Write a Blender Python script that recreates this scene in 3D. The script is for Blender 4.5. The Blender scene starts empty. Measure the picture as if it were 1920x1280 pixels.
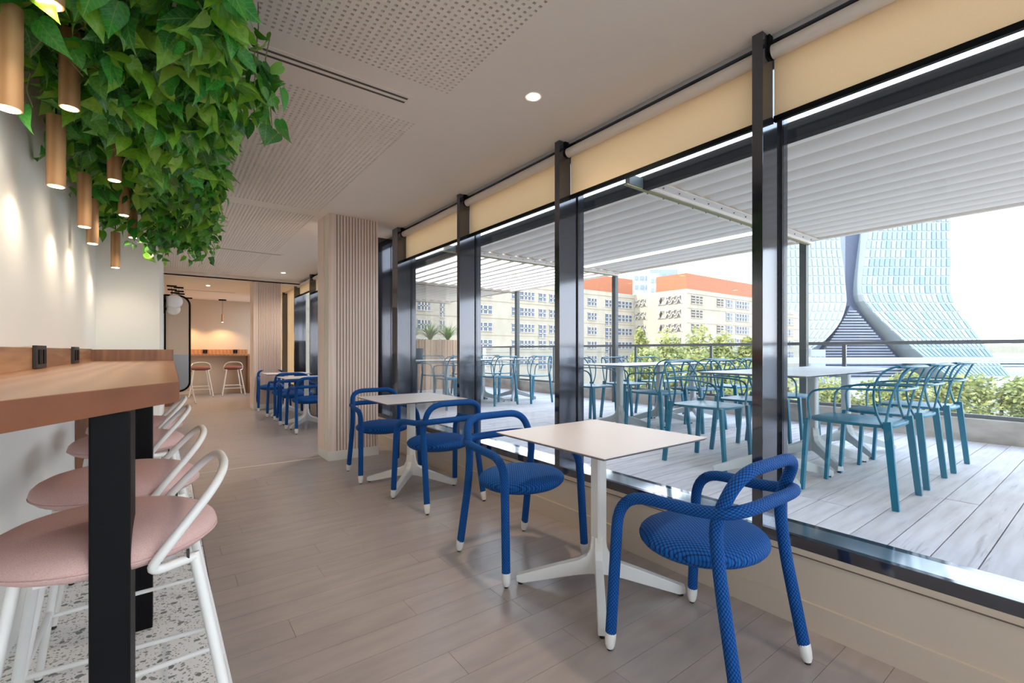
import bpy, bmesh, math, random
from mathutils import Vector, Matrix, Euler

# ---------------------------------------------------------------- camera, sky, sun, exposure
SC = bpy.context.scene
COL = SC.collection
F_PX, HORIZON, CAM_H = 864.0, 657.0, 1.17
YAW = math.atan(645.0 / 864.0)
SN, CS = math.sin(YAW), math.cos(YAW)

cam_data = bpy.data.cameras.new('camera')
cam = bpy.data.objects.new('camera', cam_data)
COL.objects.link(cam)
cam_data.sensor_width = 36.0
cam_data.lens = F_PX / 1920.0 * 36.0
cam_data.shift_y = (HORIZON - 640.0) / 1920.0
cam_data.clip_start = 0.05
cam_data.clip_end = 3000
cam.location = (0, 0, CAM_H)
cam.rotation_euler = (math.pi / 2, 0, -YAW)
SC.camera = cam

world = bpy.data.worlds.new('sky'); SC.world = world
world.use_nodes = True
wn, wl = world.node_tree.nodes, world.node_tree.links
wn.clear()
w_out = wn.new('ShaderNodeOutputWorld'); w_bg = wn.new('ShaderNodeBackground')
w_tc = wn.new('ShaderNodeTexCoord'); w_sep = wn.new('ShaderNodeSeparateXYZ'); w_ramp = wn.new('ShaderNodeValToRGB')
wl.new(w_tc.outputs['Generated'], w_sep.inputs[0]); wl.new(w_sep.outputs['Z'], w_ramp.inputs[0])
wl.new(w_ramp.outputs[0], w_bg.inputs[0]); wl.new(w_bg.outputs[0], w_out.inputs[0])
e = w_ramp.color_ramp.elements
e[0].position = 0.0; e[0].color = (0.97, 0.98, 1.0, 1)
e[1].position = 1.0; e[1].color = (0.42, 0.56, 0.84, 1)
for p, c in ((0.12, (0.90, 0.95, 1.0, 1)), (0.45, (0.64, 0.77, 0.97, 1))):
    q = e.new(p); q.color = c
w_bg.inputs[1].default_value = 2.6

sun_d = bpy.data.lights.new('sun', 'SUN'); sun_d.energy = 2.2; sun_d.angle = math.radians(0.6); sun_d.color = (1.0, 0.95, 0.86)
sun = bpy.data.objects.new('sun', sun_d); COL.objects.link(sun)
sun.rotation_euler = Vector((0.62, -0.22, -0.75)).to_track_quat('-Z', 'Y').to_euler()

SC.view_settings.view_transform = 'Standard'
SC.view_settings.look = 'None'
SC.view_settings.gamma = 1.0
SC.view_settings.use_curve_mapping = False
SC.view_settings.exposure = 1.14
DOWNLIGHT_W = 30.0
try:
    SC.cycles.max_bounces = 9; SC.cycles.diffuse_bounces = 5; SC.cycles.glossy_bounces = 4
    SC.cycles.transparent_max_bounces = 24; SC.cycles.use_denoising = True; SC.cycles.use_adaptive_sampling = True; SC.cycles.adaptive_threshold = 0.02
    SC.cycles.sample_clamp_indirect = 6.0; SC.cycles.caustics_reflective = False; SC.cycles.caustics_refractive = False
except Exception:
    pass
R = random.Random(7)

# ---------------------------------------------------------------- helpers
def ray(u, v):
    a = (u - 960.0) / F_PX
    return Vector((SN + a * CS, CS - a * SN, (HORIZON - v) / F_PX))
def onY(u, y):                      # x on the plane Y=y under a bearing
    d = ray(u, HORIZON); return d.x / d.y * y
def onX(u, x):
    d = ray(u, HORIZON); return d.y / d.x * x

class MB:
    """collects shapes for ONE mesh object"""
    def __init__(s): s.v = []; s.f = []; s.uv = []; s.mi = []
    def face(s, idx, uv=None, mi=0):
        s.f.append(tuple(idx)); s.uv.append(uv); s.mi.append(mi)
    def box(s, x0, x1, y0, y1, z0, z1, mi=0):
        b = len(s.v)
        s.v += [(x0,y0,z0),(x1,y0,z0),(x1,y1,z0),(x0,y1,z0),(x0,y0,z1),(x1,y0,z1),(x1,y1,z1),(x0,y1,z1)]
        for q in ((3,2,1,0),(4,5,6,7),(0,1,5,4),(1,2,6,5),(2,3,7,6),(3,0,4,7)):
            s.face([b+i for i in q], mi=mi)
        return s
    def bar(s, p, q, w, h, up=(0,0,1), taper=1.0):
        p, q = Vector(p), Vector(q); d = (q - p).normalized(); up = Vector(up)
        r = d.cross(up)
        if r.length < 1e-5: r = d.cross(Vector((1,0,0)))
        r.normalize(); n = r.cross(d)
        b = len(s.v)
        for c, k in ((p,1.0),(q,taper)):
            for i, j in ((-1,-1),(1,-1),(1,1),(-1,1)):
                s.v.append(tuple(c + r*(i*w/2*k) + n*(j*h/2*k)))
        for f in ((3,2,1,0),(4,5,6,7),(0,1,5,4),(1,2,6,5),(2,3,7,6),(3,0,4,7)):
            s.face([b+i for i in f])
        return s
    def tube(s, pts, r, n=10, cap=True, flat=None):
        """round tube along pts; r number or list; flat=(w,h) makes an elliptic section"""
        pts = [Vector(p) for p in pts]; m = len(pts)
        rr = r if isinstance(r, (list, tuple)) else [r]*m
        t0 = (pts[1]-pts[0]).normalized()
        up = Vector((0,0,1)) if abs(t0.z) < 0.95 else Vector((0,1,0))
        nrm = (up - t0*up.dot(t0)).normalized()
        b = len(s.v); L = 0.0; ls = []
        for i in range(m):
            if i == 0: t = t0
            elif i == m-1: t = (pts[i]-pts[i-1]).normalized()
            else: t = ((pts[i+1]-pts[i]).normalized() + (pts[i]-pts[i-1]).normalized()).normalized()
            nrm = (nrm - t*nrm.dot(t)).normalized(); bi = t.cross(nrm)
            if i: L += (pts[i]-pts[i-1]).length
            ls.append(L)
            for k in range(n):
                a = 2*math.pi*k/n
                if flat: s.v.append(tuple(pts[i] + nrm*(math.cos(a)*flat[1]/2) + bi*(math.sin(a)*flat[0]/2)))
                else: s.v.append(tuple(pts[i] + (nrm*math.cos(a) + bi*math.sin(a))*rr[i]))
        cir = 2*math.pi*(max(rr) if not flat else (flat[0]+flat[1])/4)
        for i in range(m-1):
            for k in range(n):
                k2 = (k+1) % n
                s.face((b+i*n+k, b+i*n+k2, b+(i+1)*n+k2, b+(i+1)*n+k),
                       ((k/n*cir, ls[i]), ((k+1)/n*cir, ls[i]), ((k+1)/n*cir, ls[i+1]), (k/n*cir, ls[i+1])))
        if cap:
            s.face([b+k for k in reversed(range(n))]); s.face([b+(m-1)*n+k for k in range(n)])
        return s
    def lathe(s, prof, n=20, sx=1.0, sy=1.0, c=(0,0,0)):
        """prof: [(r,z)...] bottom to top around Z"""
        b = len(s.v); m = len(prof)
        for r, z in prof:
            for k in range(n):
                a = 2*math.pi*k/n
                s.v.append((c[0]+r*sx*math.cos(a), c[1]+r*sy*math.sin(a), c[2]+z))
        for i in range(m-1):
            for k in range(n):
                k2 = (k+1) % n
                q = (b+i*n+k, b+i*n+k2, b+(i+1)*n+k2, b+(i+1)*n+k)
                s.face(q, tuple((s.v[j][0], s.v[j][1]) for j in q))
        q = [b+k for k in reversed(range(n))]; s.face(q, tuple((s.v[j][0], s.v[j][1]) for j in q))
        q = [b+(m-1)*n+k for k in range(n)]; s.face(q, tuple((s.v[j][0], s.v[j][1]) for j in q))
        return s
    def prism(s, poly, h0, h1, f=lambda a, b, h: (a, b, h)):
        """poly of 2-D points extruded h0..h1; f maps (a,b,h) to xyz"""
        b = len(s.v); n = len(poly)
        for h in (h0, h1):
            for a, c in poly: s.v.append(f(a, c, h))
        s.face([b+i for i in reversed(range(n))]); s.face([b+n+i for i in range(n)])
        for i in range(n):
            j = (i+1) % n; s.face((b+i, b+j, b+n+j, b+n+i))
        return s
    def mesh(s, name, mats, smooth=False, bevel=0.0, fixn=True):
        me = bpy.data.meshes.new(name)
        me.from_pydata([tuple(p) for p in s.v], [], s.f)
        if any(u is not None for u in s.uv):
            lay = me.uv_layers.new(name='uv')
            for poly, u in zip(me.polygons, s.uv):
                if u is None: continue
                for k, li in enumerate(poly.loop_indices): lay.data[li].uv = u[k]
        mats = mats if isinstance(mats, (list, tuple)) else [mats]
        for m in mats: me.materials.append(m)
        if any(s.mi): me.polygons.foreach_set('material_index', s.mi)
        if fixn or bevel:
            bm = bmesh.new(); bm.from_mesh(me)
            if fixn: bmesh.ops.recalc_face_normals(bm, faces=bm.faces)
            if bevel:
                bmesh.ops.bevel(bm, geom=[ed for ed in bm.edges if len(ed.link_faces) == 2 and ed.calc_face_angle(0) > 0.6],
                                offset=bevel, segments=2, affect='EDGES', profile=0.6)
            bm.to_mesh(me); bm.free()
        if smooth:
            me.polygons.foreach_set('use_smooth', [True]*len(me.polygons))
            try: me.set_sharp_from_angle(angle=math.radians(50))
            except Exception: pass
        me.update()
        return me
    def build(s, name, mats, parent=None, smooth=False, bevel=0.0, loc=None, fixn=True):
        o = bpy.data.objects.new(name, s.mesh(name, mats, smooth, bevel, fixn)); COL.objects.link(o)
        if parent: o.parent = parent
        if loc: o.location = loc
        return o

def inst(name, mesh, parent=None, loc=(0,0,0), rot=(0,0,0), scale=None):
    o = bpy.data.objects.new(name, mesh); COL.objects.link(o)
    o.location = loc; o.rotation_euler = rot
    if scale: o.scale = scale if isinstance(scale, (tuple, list)) else (scale,)*3
    if parent: o.parent = parent
    return o
def empty(name, loc=(0,0,0), rz=0.0):
    o = bpy.data.objects.new(name, None); COL.objects.link(o); o.location = loc; o.rotation_euler = (0,0,rz)
    o.empty_display_size = 0.1
    return o
def tag(o, label, cat=None, group=None, kind=None):
    o['label'] = label
    if cat: o['category'] = cat
    if group: o['group'] = group
    if kind: o['kind'] = kind
    return o
def struct(o, label):
    o['kind'] = 'structure'; o['label'] = label; return o
def copy_tree(o, parent=None):
    c = o.copy(); COL.objects.link(c); c.parent = parent
    for ch in list(o.children): copy_tree(ch, c)
    return c
def place(proto, first, loc, rz, label):
    o = proto if first else copy_tree(proto)
    o.location = loc; o.rotation_euler = (0,0,rz); o['label'] = label
    return o
def fillet(pts, rad, seg=6):
    """round the inner corners of a 3-D polyline"""
    pts = [Vector(p) for p in pts]; out = [pts[0]]
    for i in range(1, len(pts)-1):
        r = rad[i] if isinstance(rad, (list, tuple)) else rad
        a, b, c = pts[i-1], pts[i], pts[i+1]
        ra = min(r, (a-b).length*0.49); rc = min(r, (c-b).length*0.49)
        p = b + (a-b).normalized()*ra; q = b + (c-b).normalized()*rc
        for k in range(seg+1):
            t = k/seg; out.append(p*(1-t)**2 + b*2*t*(1-t) + q*t*t)
    out.append(pts[-1]); return out
def mirror(half):                    # half path on +x, continued on -x
    return half + [(-p[0], p[1], p[2]) for p in reversed(half)]

# ---------------------------------------------------------------- materials
def mat(name, col, rough=0.6, metal=0.0, col2=None, scale=(20,20,20), detail=4.0, fac=(0.35,0.65), bump=0.0,
        coord='Object', emis=None, emis_s=0.0, rnd=0.0, spec=0.5, sss=0.0, coat=0.0, bumpscale=None):
    m = bpy.data.materials.new(name); m.use_nodes = True
    nt = m.node_tree; N, L = nt.nodes, nt.links
    b = N['Principled BSDF']
    b.inputs['Base Color'].default_value = (*col, 1); b.inputs['Roughness'].default_value = rough
    b.inputs['Metallic'].default_value = metal; b.inputs['Specular IOR Level'].default_value = spec
    if coat: b.inputs['Coat Weight'].default_value = coat
    if emis: b.inputs['Emission Color'].default_value = (*emis, 1); b.inputs['Emission Strength'].default_value = emis_s
    src = None
    if col2 is not None or bump:
        tc = N.new('ShaderNodeTexCoord'); mp = N.new('ShaderNodeMapping'); mp.inputs['Scale'].default_value = scale
        L.new(tc.outputs[coord], mp.inputs[0])
        nz = N.new('ShaderNodeTexNoise'); nz.inputs['Scale'].default_value = 1.0; nz.inputs['Detail'].default_value = detail
        L.new(mp.outputs[0], nz.inputs['Vector'])
        if col2 is not None:
            rp = N.new('ShaderNodeValToRGB'); rp.color_ramp.elements[0].position = fac[0]; rp.color_ramp.elements[1].position = fac[1]
            rp.color_ramp.elements[0].color = (*col, 1); rp.color_ramp.elements[1].color = (*col2, 1)
            L.new(nz.outputs['Fac'], rp.inputs[0]); src = rp.outputs[0]
        if bump:
            bp = N.new('ShaderNodeBump'); bp.inputs['Strength'].default_value = bump; bp.inputs['Distance'].default_value = 0.01
            if bumpscale:
                mp2 = N.new('ShaderNodeMapping'); mp2.inputs['Scale'].default_value = bumpscale; L.new(tc.outputs[coord], mp2.inputs[0])
                nz2 = N.new('ShaderNodeTexNoise'); nz2.inputs['Scale'].default_value = 1.0; L.new(mp2.outputs[0], nz2.inputs['Vector'])
                L.new(nz2.outputs['Fac'], bp.inputs['Height'])
            else: L.new(nz.outputs['Fac'], bp.inputs['Height'])
            L.new(bp.outputs[0], b.inputs['Normal'])
    if rnd:
        oi = N.new('ShaderNodeObjectInfo'); hs = N.new('ShaderNodeHueSaturation'); ma = N.new('ShaderNodeMapRange')
        ma.inputs['To Min'].default_value = 1-rnd; ma.inputs['To Max'].default_value = 1+rnd
        L.new(oi.outputs['Random'], ma.inputs[0]); L.new(ma.outputs[0], hs.inputs['Value'])
        if src: L.new(src, hs.inputs['Color'])
        else: hs.inputs['Color'].default_value = (*col, 1)
        src = hs.outputs[0]
    if src: L.new(src, b.inputs['Base Color'])
    return m
def wood(name, c1, c2, rough=0.45, axis='y', sc=1.0, rnd=0.0, dist=6.0, wv_mix=0.45):
    m = bpy.data.materials.new(name); m.use_nodes = True
    N, L = m.node_tree.nodes, m.node_tree.links; b = N['Principled BSDF']; b.inputs['Roughness'].default_value = rough
    tc = N.new('ShaderNodeTexCoord'); mp = N.new('ShaderNodeMapping')
    s = {'x': (1.2, 14, 14), 'y': (14, 1.2, 14), 'z': (14, 14, 1.2)}[axis]
    mp.inputs['Scale'].default_value = tuple(k*sc for k in s)
    nz = N.new('ShaderNodeTexNoise'); nz.inputs['Scale'].default_value = 1.0; nz.inputs['Detail'].default_value = 5; nz.inputs['Distortion'].default_value = dist*0.15
    wv = N.new('ShaderNodeTexWave'); wv.inputs['Scale'].default_value = 0.35; wv.inputs['Distortion'].default_value = dist; wv.inputs['Detail'].default_value = 3
    wv.bands_direction = 'X' if axis != 'x' else 'Y'
    mix = N.new('ShaderNodeMix'); mix.data_type = 'FLOAT'; mix.inputs[0].default_value = wv_mix
    rp = N.new('ShaderNodeValToRGB'); rp.color_ramp.elements[0].position = 0.25; rp.color_ramp.elements[1].position = 0.75
    rp.color_ramp.elements[0].color = (*c2, 1); rp.color_ramp.elements[1].color = (*c1, 1)
    L.new(tc.outputs['Object'], mp.inputs[0]); L.new(mp.outputs[0], nz.inputs['Vector']); L.new(mp.outputs[0], wv.inputs['Vector'])
    L.new(nz.outputs['Fac'], mix.inputs[2]); L.new(wv.outputs['Fac'], mix.inputs[3]); L.new(mix.outputs[0], rp.inputs[0])
    src = rp.outputs[0]
    if rnd:
        oi = N.new('ShaderNodeObjectInfo'); hs = N.new('ShaderNodeHueSaturation'); ma = N.new('ShaderNodeMapRange')
        ma.inputs['To Min'].default_value = 1-rnd; ma.inputs['To Max'].default_value = 1+rnd
        L.new(oi.outputs['Random'], ma.inputs[0]); L.new(ma.outputs[0], hs.inputs['Value']); L.new(src, hs.inputs['Color']); src = hs.outputs[0]
    L.new(src, b.inputs['Base Color'])
    bp = N.new('ShaderNodeBump'); bp.inputs['Strength'].default_value = 0.08; bp.inputs['Distance'].default_value = 0.01
    L.new(nz.outputs['Fac'], bp.inputs['Height']); L.new(bp.outputs[0], b.inputs['Normal'])
    return m
def knit(name, c_hi, c_lo, pitch):
    """3-D spacer knit: diamond net from the tube's own UVs (metres)"""
    m = bpy.data.materials.new(name); m.use_nodes = True
    N, L = m.node_tree.nodes, m.node_tree.links; b = N['Principled BSDF']; b.inputs['Roughness'].default_value = 0.75
    b.inputs['Sheen Weight'].default_value = 0.0; b.inputs['Specular IOR Level'].default_value = 0.25
    uv = N.new('ShaderNodeUVMap'); uv.uv_map = 'uv'; sp = N.new('ShaderNodeSeparateXYZ'); L.new(uv.outputs[0], sp.inputs[0])
    def op(k, a, c=None):
        n = N.new('ShaderNodeMath'); n.operation = k
        for i, x in enumerate((a, c)):
            if x is None: continue
            if isinstance(x, (int, float)): n.inputs[i].default_value = x
            else: L.new(x, n.inputs[i])
        return n.outputs[0]
    k = math.pi / pitch
    x, y = sp.outputs[0], op('MULTIPLY', sp.outputs[1], 0.75)
    p = op('ABSOLUTE', op('SINE', op('MULTIPLY', op('ADD', x, y), k)))
    q = op('ABSOLUTE', op('SINE', op('MULTIPLY', op('SUBTRACT', x, y), k)))
    h = op('POWER', op('MULTIPLY', p, q), 0.6)
    rp = N.new('ShaderNodeValToRGB'); rp.color_ramp.elements[0].position = 0.15; rp.color_ramp.elements[1].position = 0.75
    rp.color_ramp.elements[0].color = (*c_lo, 1); rp.color_ramp.elements[1].color = (*c_hi, 1)
    L.new(h, rp.inputs[0]); L.new(rp.outputs[0], b.inputs['Base Color'])
    bp = N.new('ShaderNodeBump'); bp.inputs['Strength'].default_value = 0.6; bp.inputs['Distance'].default_value = 0.003
    L.new(h, bp.inputs['Height']); L.new(bp.outputs[0], b.inputs['Normal'])
    return m
def thin_glass(name, tint=(1,1,1), refl=0.06, rough=0.0):
    m = bpy.data.materials.new(name); m.use_nodes = True
    N, L = m.node_tree.nodes, m.node_tree.links; N.clear()
    o = N.new('ShaderNodeOutputMaterial'); t = N.new('ShaderNodeBsdfTransparent'); g = N.new('ShaderNodeBsdfGlossy')
    t.inputs[0].default_value = (*tint, 1); g.inputs['Roughness'].default_value = rough
    fr = N.new('ShaderNodeLayerWeight'); fr.inputs['Blend'].default_value = 0.12
    mr = N.new('ShaderNodeMapRange'); mr.inputs['To Min'].default_value = refl*0.4; mr.inputs['To Max'].default_value = 0.55
    mx = N.new('ShaderNodeMixShader')
    L.new(fr.outputs['Fresnel'], mr.inputs[0]); L.new(mr.outputs[0], mx.inputs[0]); L.new(t.outputs[0], mx.inputs[1]); L.new(g.outputs[0], mx.inputs[2]); L.new(mx.outputs[0], o.inputs[0])
    return m
def translucent(name, col, col2, scale, trans=0.5, rough=0.45, rnd=0.0):
    m = bpy.data.materials.new(name); m.use_nodes = True
    N, L = m.node_tree.nodes, m.node_tree.links; b = N['Principled BSDF']; o = N['Material Output']
    b.inputs['Roughness'].default_value = rough
    tc = N.new('ShaderNodeTexCoord'); nz = N.new('ShaderNodeTexNoise'); nz.inputs['Scale'].default_value = scale
    L.new(tc.outputs['Object'], nz.inputs['Vector'])
    rp = N.new('ShaderNodeValToRGB'); rp.color_ramp.elements[0].position = 0.35; rp.color_ramp.elements[1].position = 0.65
    rp.color_ramp.elements[0].color = (*col, 1); rp.color_ramp.elements[1].color = (*col2, 1); L.new(nz.outputs['Fac'], rp.inputs[0])
    t = N.new('ShaderNodeBsdfTranslucent'); mx = N.new('ShaderNodeMixShader'); mx.inputs[0].default_value = trans
    L.new(rp.outputs[0], b.inputs['Base Color']); L.new(rp.outputs[0], t.inputs[0])
    L.new(b.outputs[0], mx.inputs[1]); L.new(t.outputs[0], mx.inputs[2]); L.new(mx.outputs[0], o.inputs[0])
    return m
def terrazzo(name):
    m = bpy.data.materials.new(name); m.use_nodes = True
    N, L = m.node_tree.nodes, m.node_tree.links; b = N['Principled BSDF']; b.inputs['Roughness'].default_value = 0.35
    tc = N.new('ShaderNodeTexCoord'); nz = N.new('ShaderNodeTexNoise'); nz.inputs['Scale'].default_value = 25
    mixv = N.new('ShaderNodeMix'); mixv.data_type = 'VECTOR'; mixv.inputs[0].default_value = 0.03
    L.new(tc.outputs['Object'], nz.inputs['Vector']); L.new(tc.outputs['Object'], mixv.inputs[4]); L.new(nz.outputs['Color'], mixv.inputs[5])
    col = None
    for sc, th, chip in ((95, 0.30, (0.34, 0.31, 0.28)), (48, 0.30, (0.33, 0.34, 0.32)), (24, 0.27, (0.20, 0.225, 0.21))):
        vo = N.new('ShaderNodeTexVoronoi'); vo.inputs['Scale'].default_value = sc; vo.inputs['Randomness'].default_value = 1.0
        L.new(mixv.outputs[1], vo.inputs['Vector'])
        lt = N.new('ShaderNodeMath'); lt.operation = 'LESS_THAN'; lt.inputs[1].default_value = th; L.new(vo.outputs['Distance'], lt.inputs[0])
        sp = N.new('ShaderNodeSeparateXYZ'); L.new(vo.outputs['Color'], sp.inputs[0])
        gt = N.new('ShaderNodeMath'); gt.operation = 'GREATER_THAN'; gt.inputs[1].default_value = 0.35; L.new(sp.outputs[0], gt.inputs[0])
        mu = N.new('ShaderNodeMath'); mu.operation = 'MULTIPLY'; L.new(lt.outputs[0], mu.inputs[0]); L.new(gt.outputs[0], mu.inputs[1])
        mc = N.new('ShaderNodeMix'); mc.data_type = 'RGBA'
        if col is None: mc.inputs[6].default_value = (0.88, 0.88, 0.86, 1)
        else: L.new(col, mc.inputs[6])
        mc.inputs[7].default_value = (*chip, 1); L.new(mu.outputs[0], mc.inputs[0]); col = mc.outputs[2]
    L.new(col, b.inputs['Base Color'])
    return m

M = {}
M['wall'] = mat('wall_paint', (0.89, 0.885, 0.85), 0.85, bump=0.03, scale=(120,120,120))
M['endwall'] = mat('end_wall_paint', (0.60, 0.48, 0.37), 0.85, bump=0.03, scale=(120,120,120))
M['ceil'] = mat('ceiling_paint', (0.86, 0.76, 0.655), 0.9)
M['dado'] = mat('low_wall_paint', (0.58, 0.49, 0.395), 0.6)
M['skirt'] = mat('skirting_white', (0.80, 0.77, 0.70), 0.5)
M['void'] = mat('ceiling_void', (0.10, 0.085, 0.07), 0.9)
M['plank'] = mat('vinyl_plank', (0.42, 0.355, 0.32), 0.28, col2=(0.36, 0.305, 0.275), scale=(3,14,3), detail=6, bump=0.04, bumpscale=(30,180,30), rnd=0.03)
M['joint'] = mat('floor_joint', (0.24, 0.20, 0.175), 0.8)
M['terrazzo'] = terrazzo('terrazzo_chips')
M['frame'] = mat('window_frame_metal', (0.12, 0.125, 0.145), 0.08, 0.85)
M['sill'] = mat('sill_metal', (0.55, 0.58, 0.63), 0.12, 0.9)
M['glass'] = thin_glass('window_glass', (0.97, 0.985, 0.98), 0.05)
M['bglass'] = thin_glass('balustrade_glass', (0.93, 0.96, 0.98), 0.09)
M['blind'] = translucent('blind_fabric', (0.88, 0.72, 0.52), (0.85, 0.68, 0.48), 300, 0.6, 0.9)
M['tube'] = mat('blind_tube', (0.74, 0.66, 0.58), 0.6)
M['black'] = mat('black_metal', (0.004, 0.004, 0.005), 0.5, 0.0, spec=0.12)
M['blackp'] = mat('black_plastic', (0.02, 0.019, 0.018), 0.5)
M['slat'] = wood('slat_wood', (0.88, 0.70, 0.60), (0.78, 0.60, 0.50), 0.55, 'z', 1.0)
M['felt'] = mat('slat_backing', (0.14, 0.10, 0.08), 0.95)
M['cream'] = mat('column_cream', (0.80, 0.76, 0.62), 0.7)
M['oak'] = wood('counter_wood', (0.50, 0.25, 0.115), (0.38, 0.165, 0.065), 0.32, 'y', 0.8)
M['oakx'] = wood('counter_wood_end', (0.36, 0.17, 0.085), (0.17, 0.075, 0.04), 0.4, 'z', 1.6, dist=4, wv_mix=0.08)
M['oakedge'] = wood('counter_edge_wood', (0.27, 0.090, 0.032), (0.18, 0.056, 0.02), 0.4, 'y', 0.7, dist=2, wv_mix=0.1)
M['oakup'] = wood('counter_upstand_wood', (0.60, 0.33, 0.165), (0.30, 0.145, 0.07), 0.4, 'y', 1.3, dist=11)
M['pendw'] = wood('pendant_wood', (0.60, 0.35, 0.17), (0.47, 0.25, 0.11), 0.5, 'z', 2.0, dist=2)
M['lamp'] = mat('lamp_glow', (1,0.9,0.7), 0.5, emis=(1.0, 0.72, 0.36), emis_s=9.0)
M['downl'] = mat('downlight_glow', (1,0.9,0.7), 0.5, emis=(1.0, 0.80, 0.52), emis_s=14.0)
M['white'] = mat('white_metal', (0.80, 0.79, 0.77), 0.4)
M['ttop'] = mat('table_laminate', (0.70, 0.63, 0.59), 0.4)
M['otop'] = mat('deck_table_laminate', (0.62, 0.65, 0.68), 0.4)
M['ometal'] = mat('deck_table_metal', (0.62, 0.66, 0.66), 0.4)
M['edge'] = mat('table_edge', (0.22, 0.19, 0.18), 0.5)
M['blue'] = knit('blue_knit', (0.004, 0.105, 0.39), (0.001, 0.014, 0.09), 0.0115)
M['blueseat'] = knit('blue_knit_seat', (0.004, 0.112, 0.41), (0.001, 0.016, 0.10), 0.0145)
M['pink'] = mat('pink_wool', (0.60, 0.37, 0.34), 0.9, col2=(0.72, 0.50, 0.47), scale=(500,500,500), fac=(0.3,0.7), bump=0.25)
M['red'] = mat('rust_wool', (0.22, 0.075, 0.06), 0.9)
M['teal'] = mat('teal_lacquer', (0.014, 0.19, 0.30), 0.35)
M['deck'] = mat('weathered_deck', (0.76, 0.71, 0.70), 0.75, col2=(0.58, 0.53, 0.51), scale=(2.2,22,10), detail=8, fac=(0.38,0.72), bump=0.25, rnd=0.09)
def add_cracks(m, scale, lo, hi, dark):
    N, L = m.node_tree.nodes, m.node_tree.links; b = N['Principled BSDF']
    src = b.inputs['Base Color'].links[0].from_socket
    tc = N.new('ShaderNodeTexCoord'); oi = N.new('ShaderNodeObjectInfo'); ad = N.new('ShaderNodeVectorMath'); ad.operation = 'ADD'
    mp = N.new('ShaderNodeMapping'); mp.inputs['Scale'].default_value = scale
    sc = N.new('ShaderNodeVectorMath'); sc.operation = 'SCALE'; sc.inputs['Scale'].default_value = 17.0
    L.new(oi.outputs['Location'], sc.inputs[0]); L.new(tc.outputs['Object'], ad.inputs[0]); L.new(sc.outputs[0], ad.inputs[1]); L.new(ad.outputs[0], mp.inputs[0])
    nz = N.new('ShaderNodeTexNoise'); nz.inputs['Scale'].default_value = 1.0; nz.inputs['Detail'].default_value = 9; nz.inputs['Distortion'].default_value = 1.6
    L.new(mp.outputs[0], nz.inputs['Vector'])
    rp = N.new('ShaderNodeValToRGB'); rp.color_ramp.elements[0].position = lo; rp.color_ramp.elements[1].position = hi
    L.new(nz.outputs['Fac'], rp.inputs[0])
    mx = N.new('ShaderNodeMix'); mx.data_type = 'RGBA'; L.new(rp.outputs[0], mx.inputs[0]); L.new(src, mx.inputs[6]); mx.inputs[7].default_value = (*dark, 1)
    L.new(mx.outputs[2], b.inputs['Base Color'])
add_cracks(M['deck'], (1.6, 26, 1), 0.62, 0.86, (0.26, 0.22, 0.20))
M['deckgap'] = mat('deck_gap', (0.10, 0.085, 0.08), 0.9)
M['conc'] = mat('rough_concrete', (0.60, 0.56, 0.50), 0.9, col2=(0.30, 0.27, 0.24), scale=(3,3,6), detail=8, fac=(0.42,0.75), bump=0.4)
M['rail'] = mat('rail_metal', (0.20, 0.21, 0.215), 0.5, 0.3)
M['perg'] = mat('pergola_white', (0.90, 0.82, 0.73), 0.6)
M['pergd'] = mat('pergola_dark', (0.005, 0.006, 0.007), 0.7, spec=0.2, col2=(0.016,0.019,0.021), scale=(150,150,150), fac=(0.6,0.75))
M['olive'] = mat('weathered_gasket', (0.33, 0.30, 0.16), 0.8)
M['tgrey'] = mat('pergola_post', (0.085, 0.10, 0.10), 0.5)
M['cedar'] = wood('planter_wood', (0.62, 0.44, 0.30), (0.48, 0.32, 0.21), 0.7, 'z', 1.0, rnd=0.12)
M['leaf'] = [translucent('ivy_%d' % i, a, b_, 9, 0.28, 0.33) for i, (a, b_) in enumerate((
    ((0.06, 0.25, 0.02), (0.10, 0.36, 0.03)), ((0.15, 0.40, 0.025), (0.24, 0.52, 0.04)),
    ((0.025, 0.13, 0.03), (0.05, 0.21, 0.04)), ((0.27, 0.50, 0.06), (0.36, 0.58, 0.10)), ((0.04, 0.27, 0.04), (0.07, 0.42, 0.05))))]
def add_veins(m):
    N, L = m.node_tree.nodes, m.node_tree.links; b = N['Principled BSDF']
    src = b.inputs['Base Color'].links[0].from_socket
    uv = N.new('ShaderNodeUVMap'); uv.uv_map = 'uv'; sp = N.new('ShaderNodeSeparateXYZ'); L.new(uv.outputs[0], sp.inputs[0])
    def op(k, a, c=None):
        n = N.new('ShaderNodeMath'); n.operation = k
        for i, x in enumerate((a, c)):
            if x is None: continue
            if isinstance(x, (int, float)): n.inputs[i].default_value = x
            else: L.new(x, n.inputs[i])
        return n.outputs[0]
    ay = op('ABSOLUTE', sp.outputs[1])
    mid = op('LESS_THAN', ay, 0.012)
    side = op('GREATER_THAN', op('SINE', op('MULTIPLY', op('SUBTRACT', sp.outputs[0], op('MULTIPLY', ay, 0.9)), 42.0)), 0.965)
    f = op('MULTIPLY', op('MAXIMUM', mid, side), 0.55)
    mx = N.new('ShaderNodeMix'); mx.data_type = 'RGBA'; L.new(f, mx.inputs[0]); L.new(src, mx.inputs[6]); mx.inputs[7].default_value = (0.36, 0.55, 0.16, 1)
    L.new(mx.outputs[2], b.inputs['Base Color'])
for m_ in M['leaf']: add_veins(m_)
M['stem'] = mat('ivy_stem', (0.20, 0.20, 0.07), 0.7)
M['grassl'] = translucent('planter_grass', (0.16, 0.34, 0.06), (0.30, 0.48, 0.12), 6, 0.4)
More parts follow.
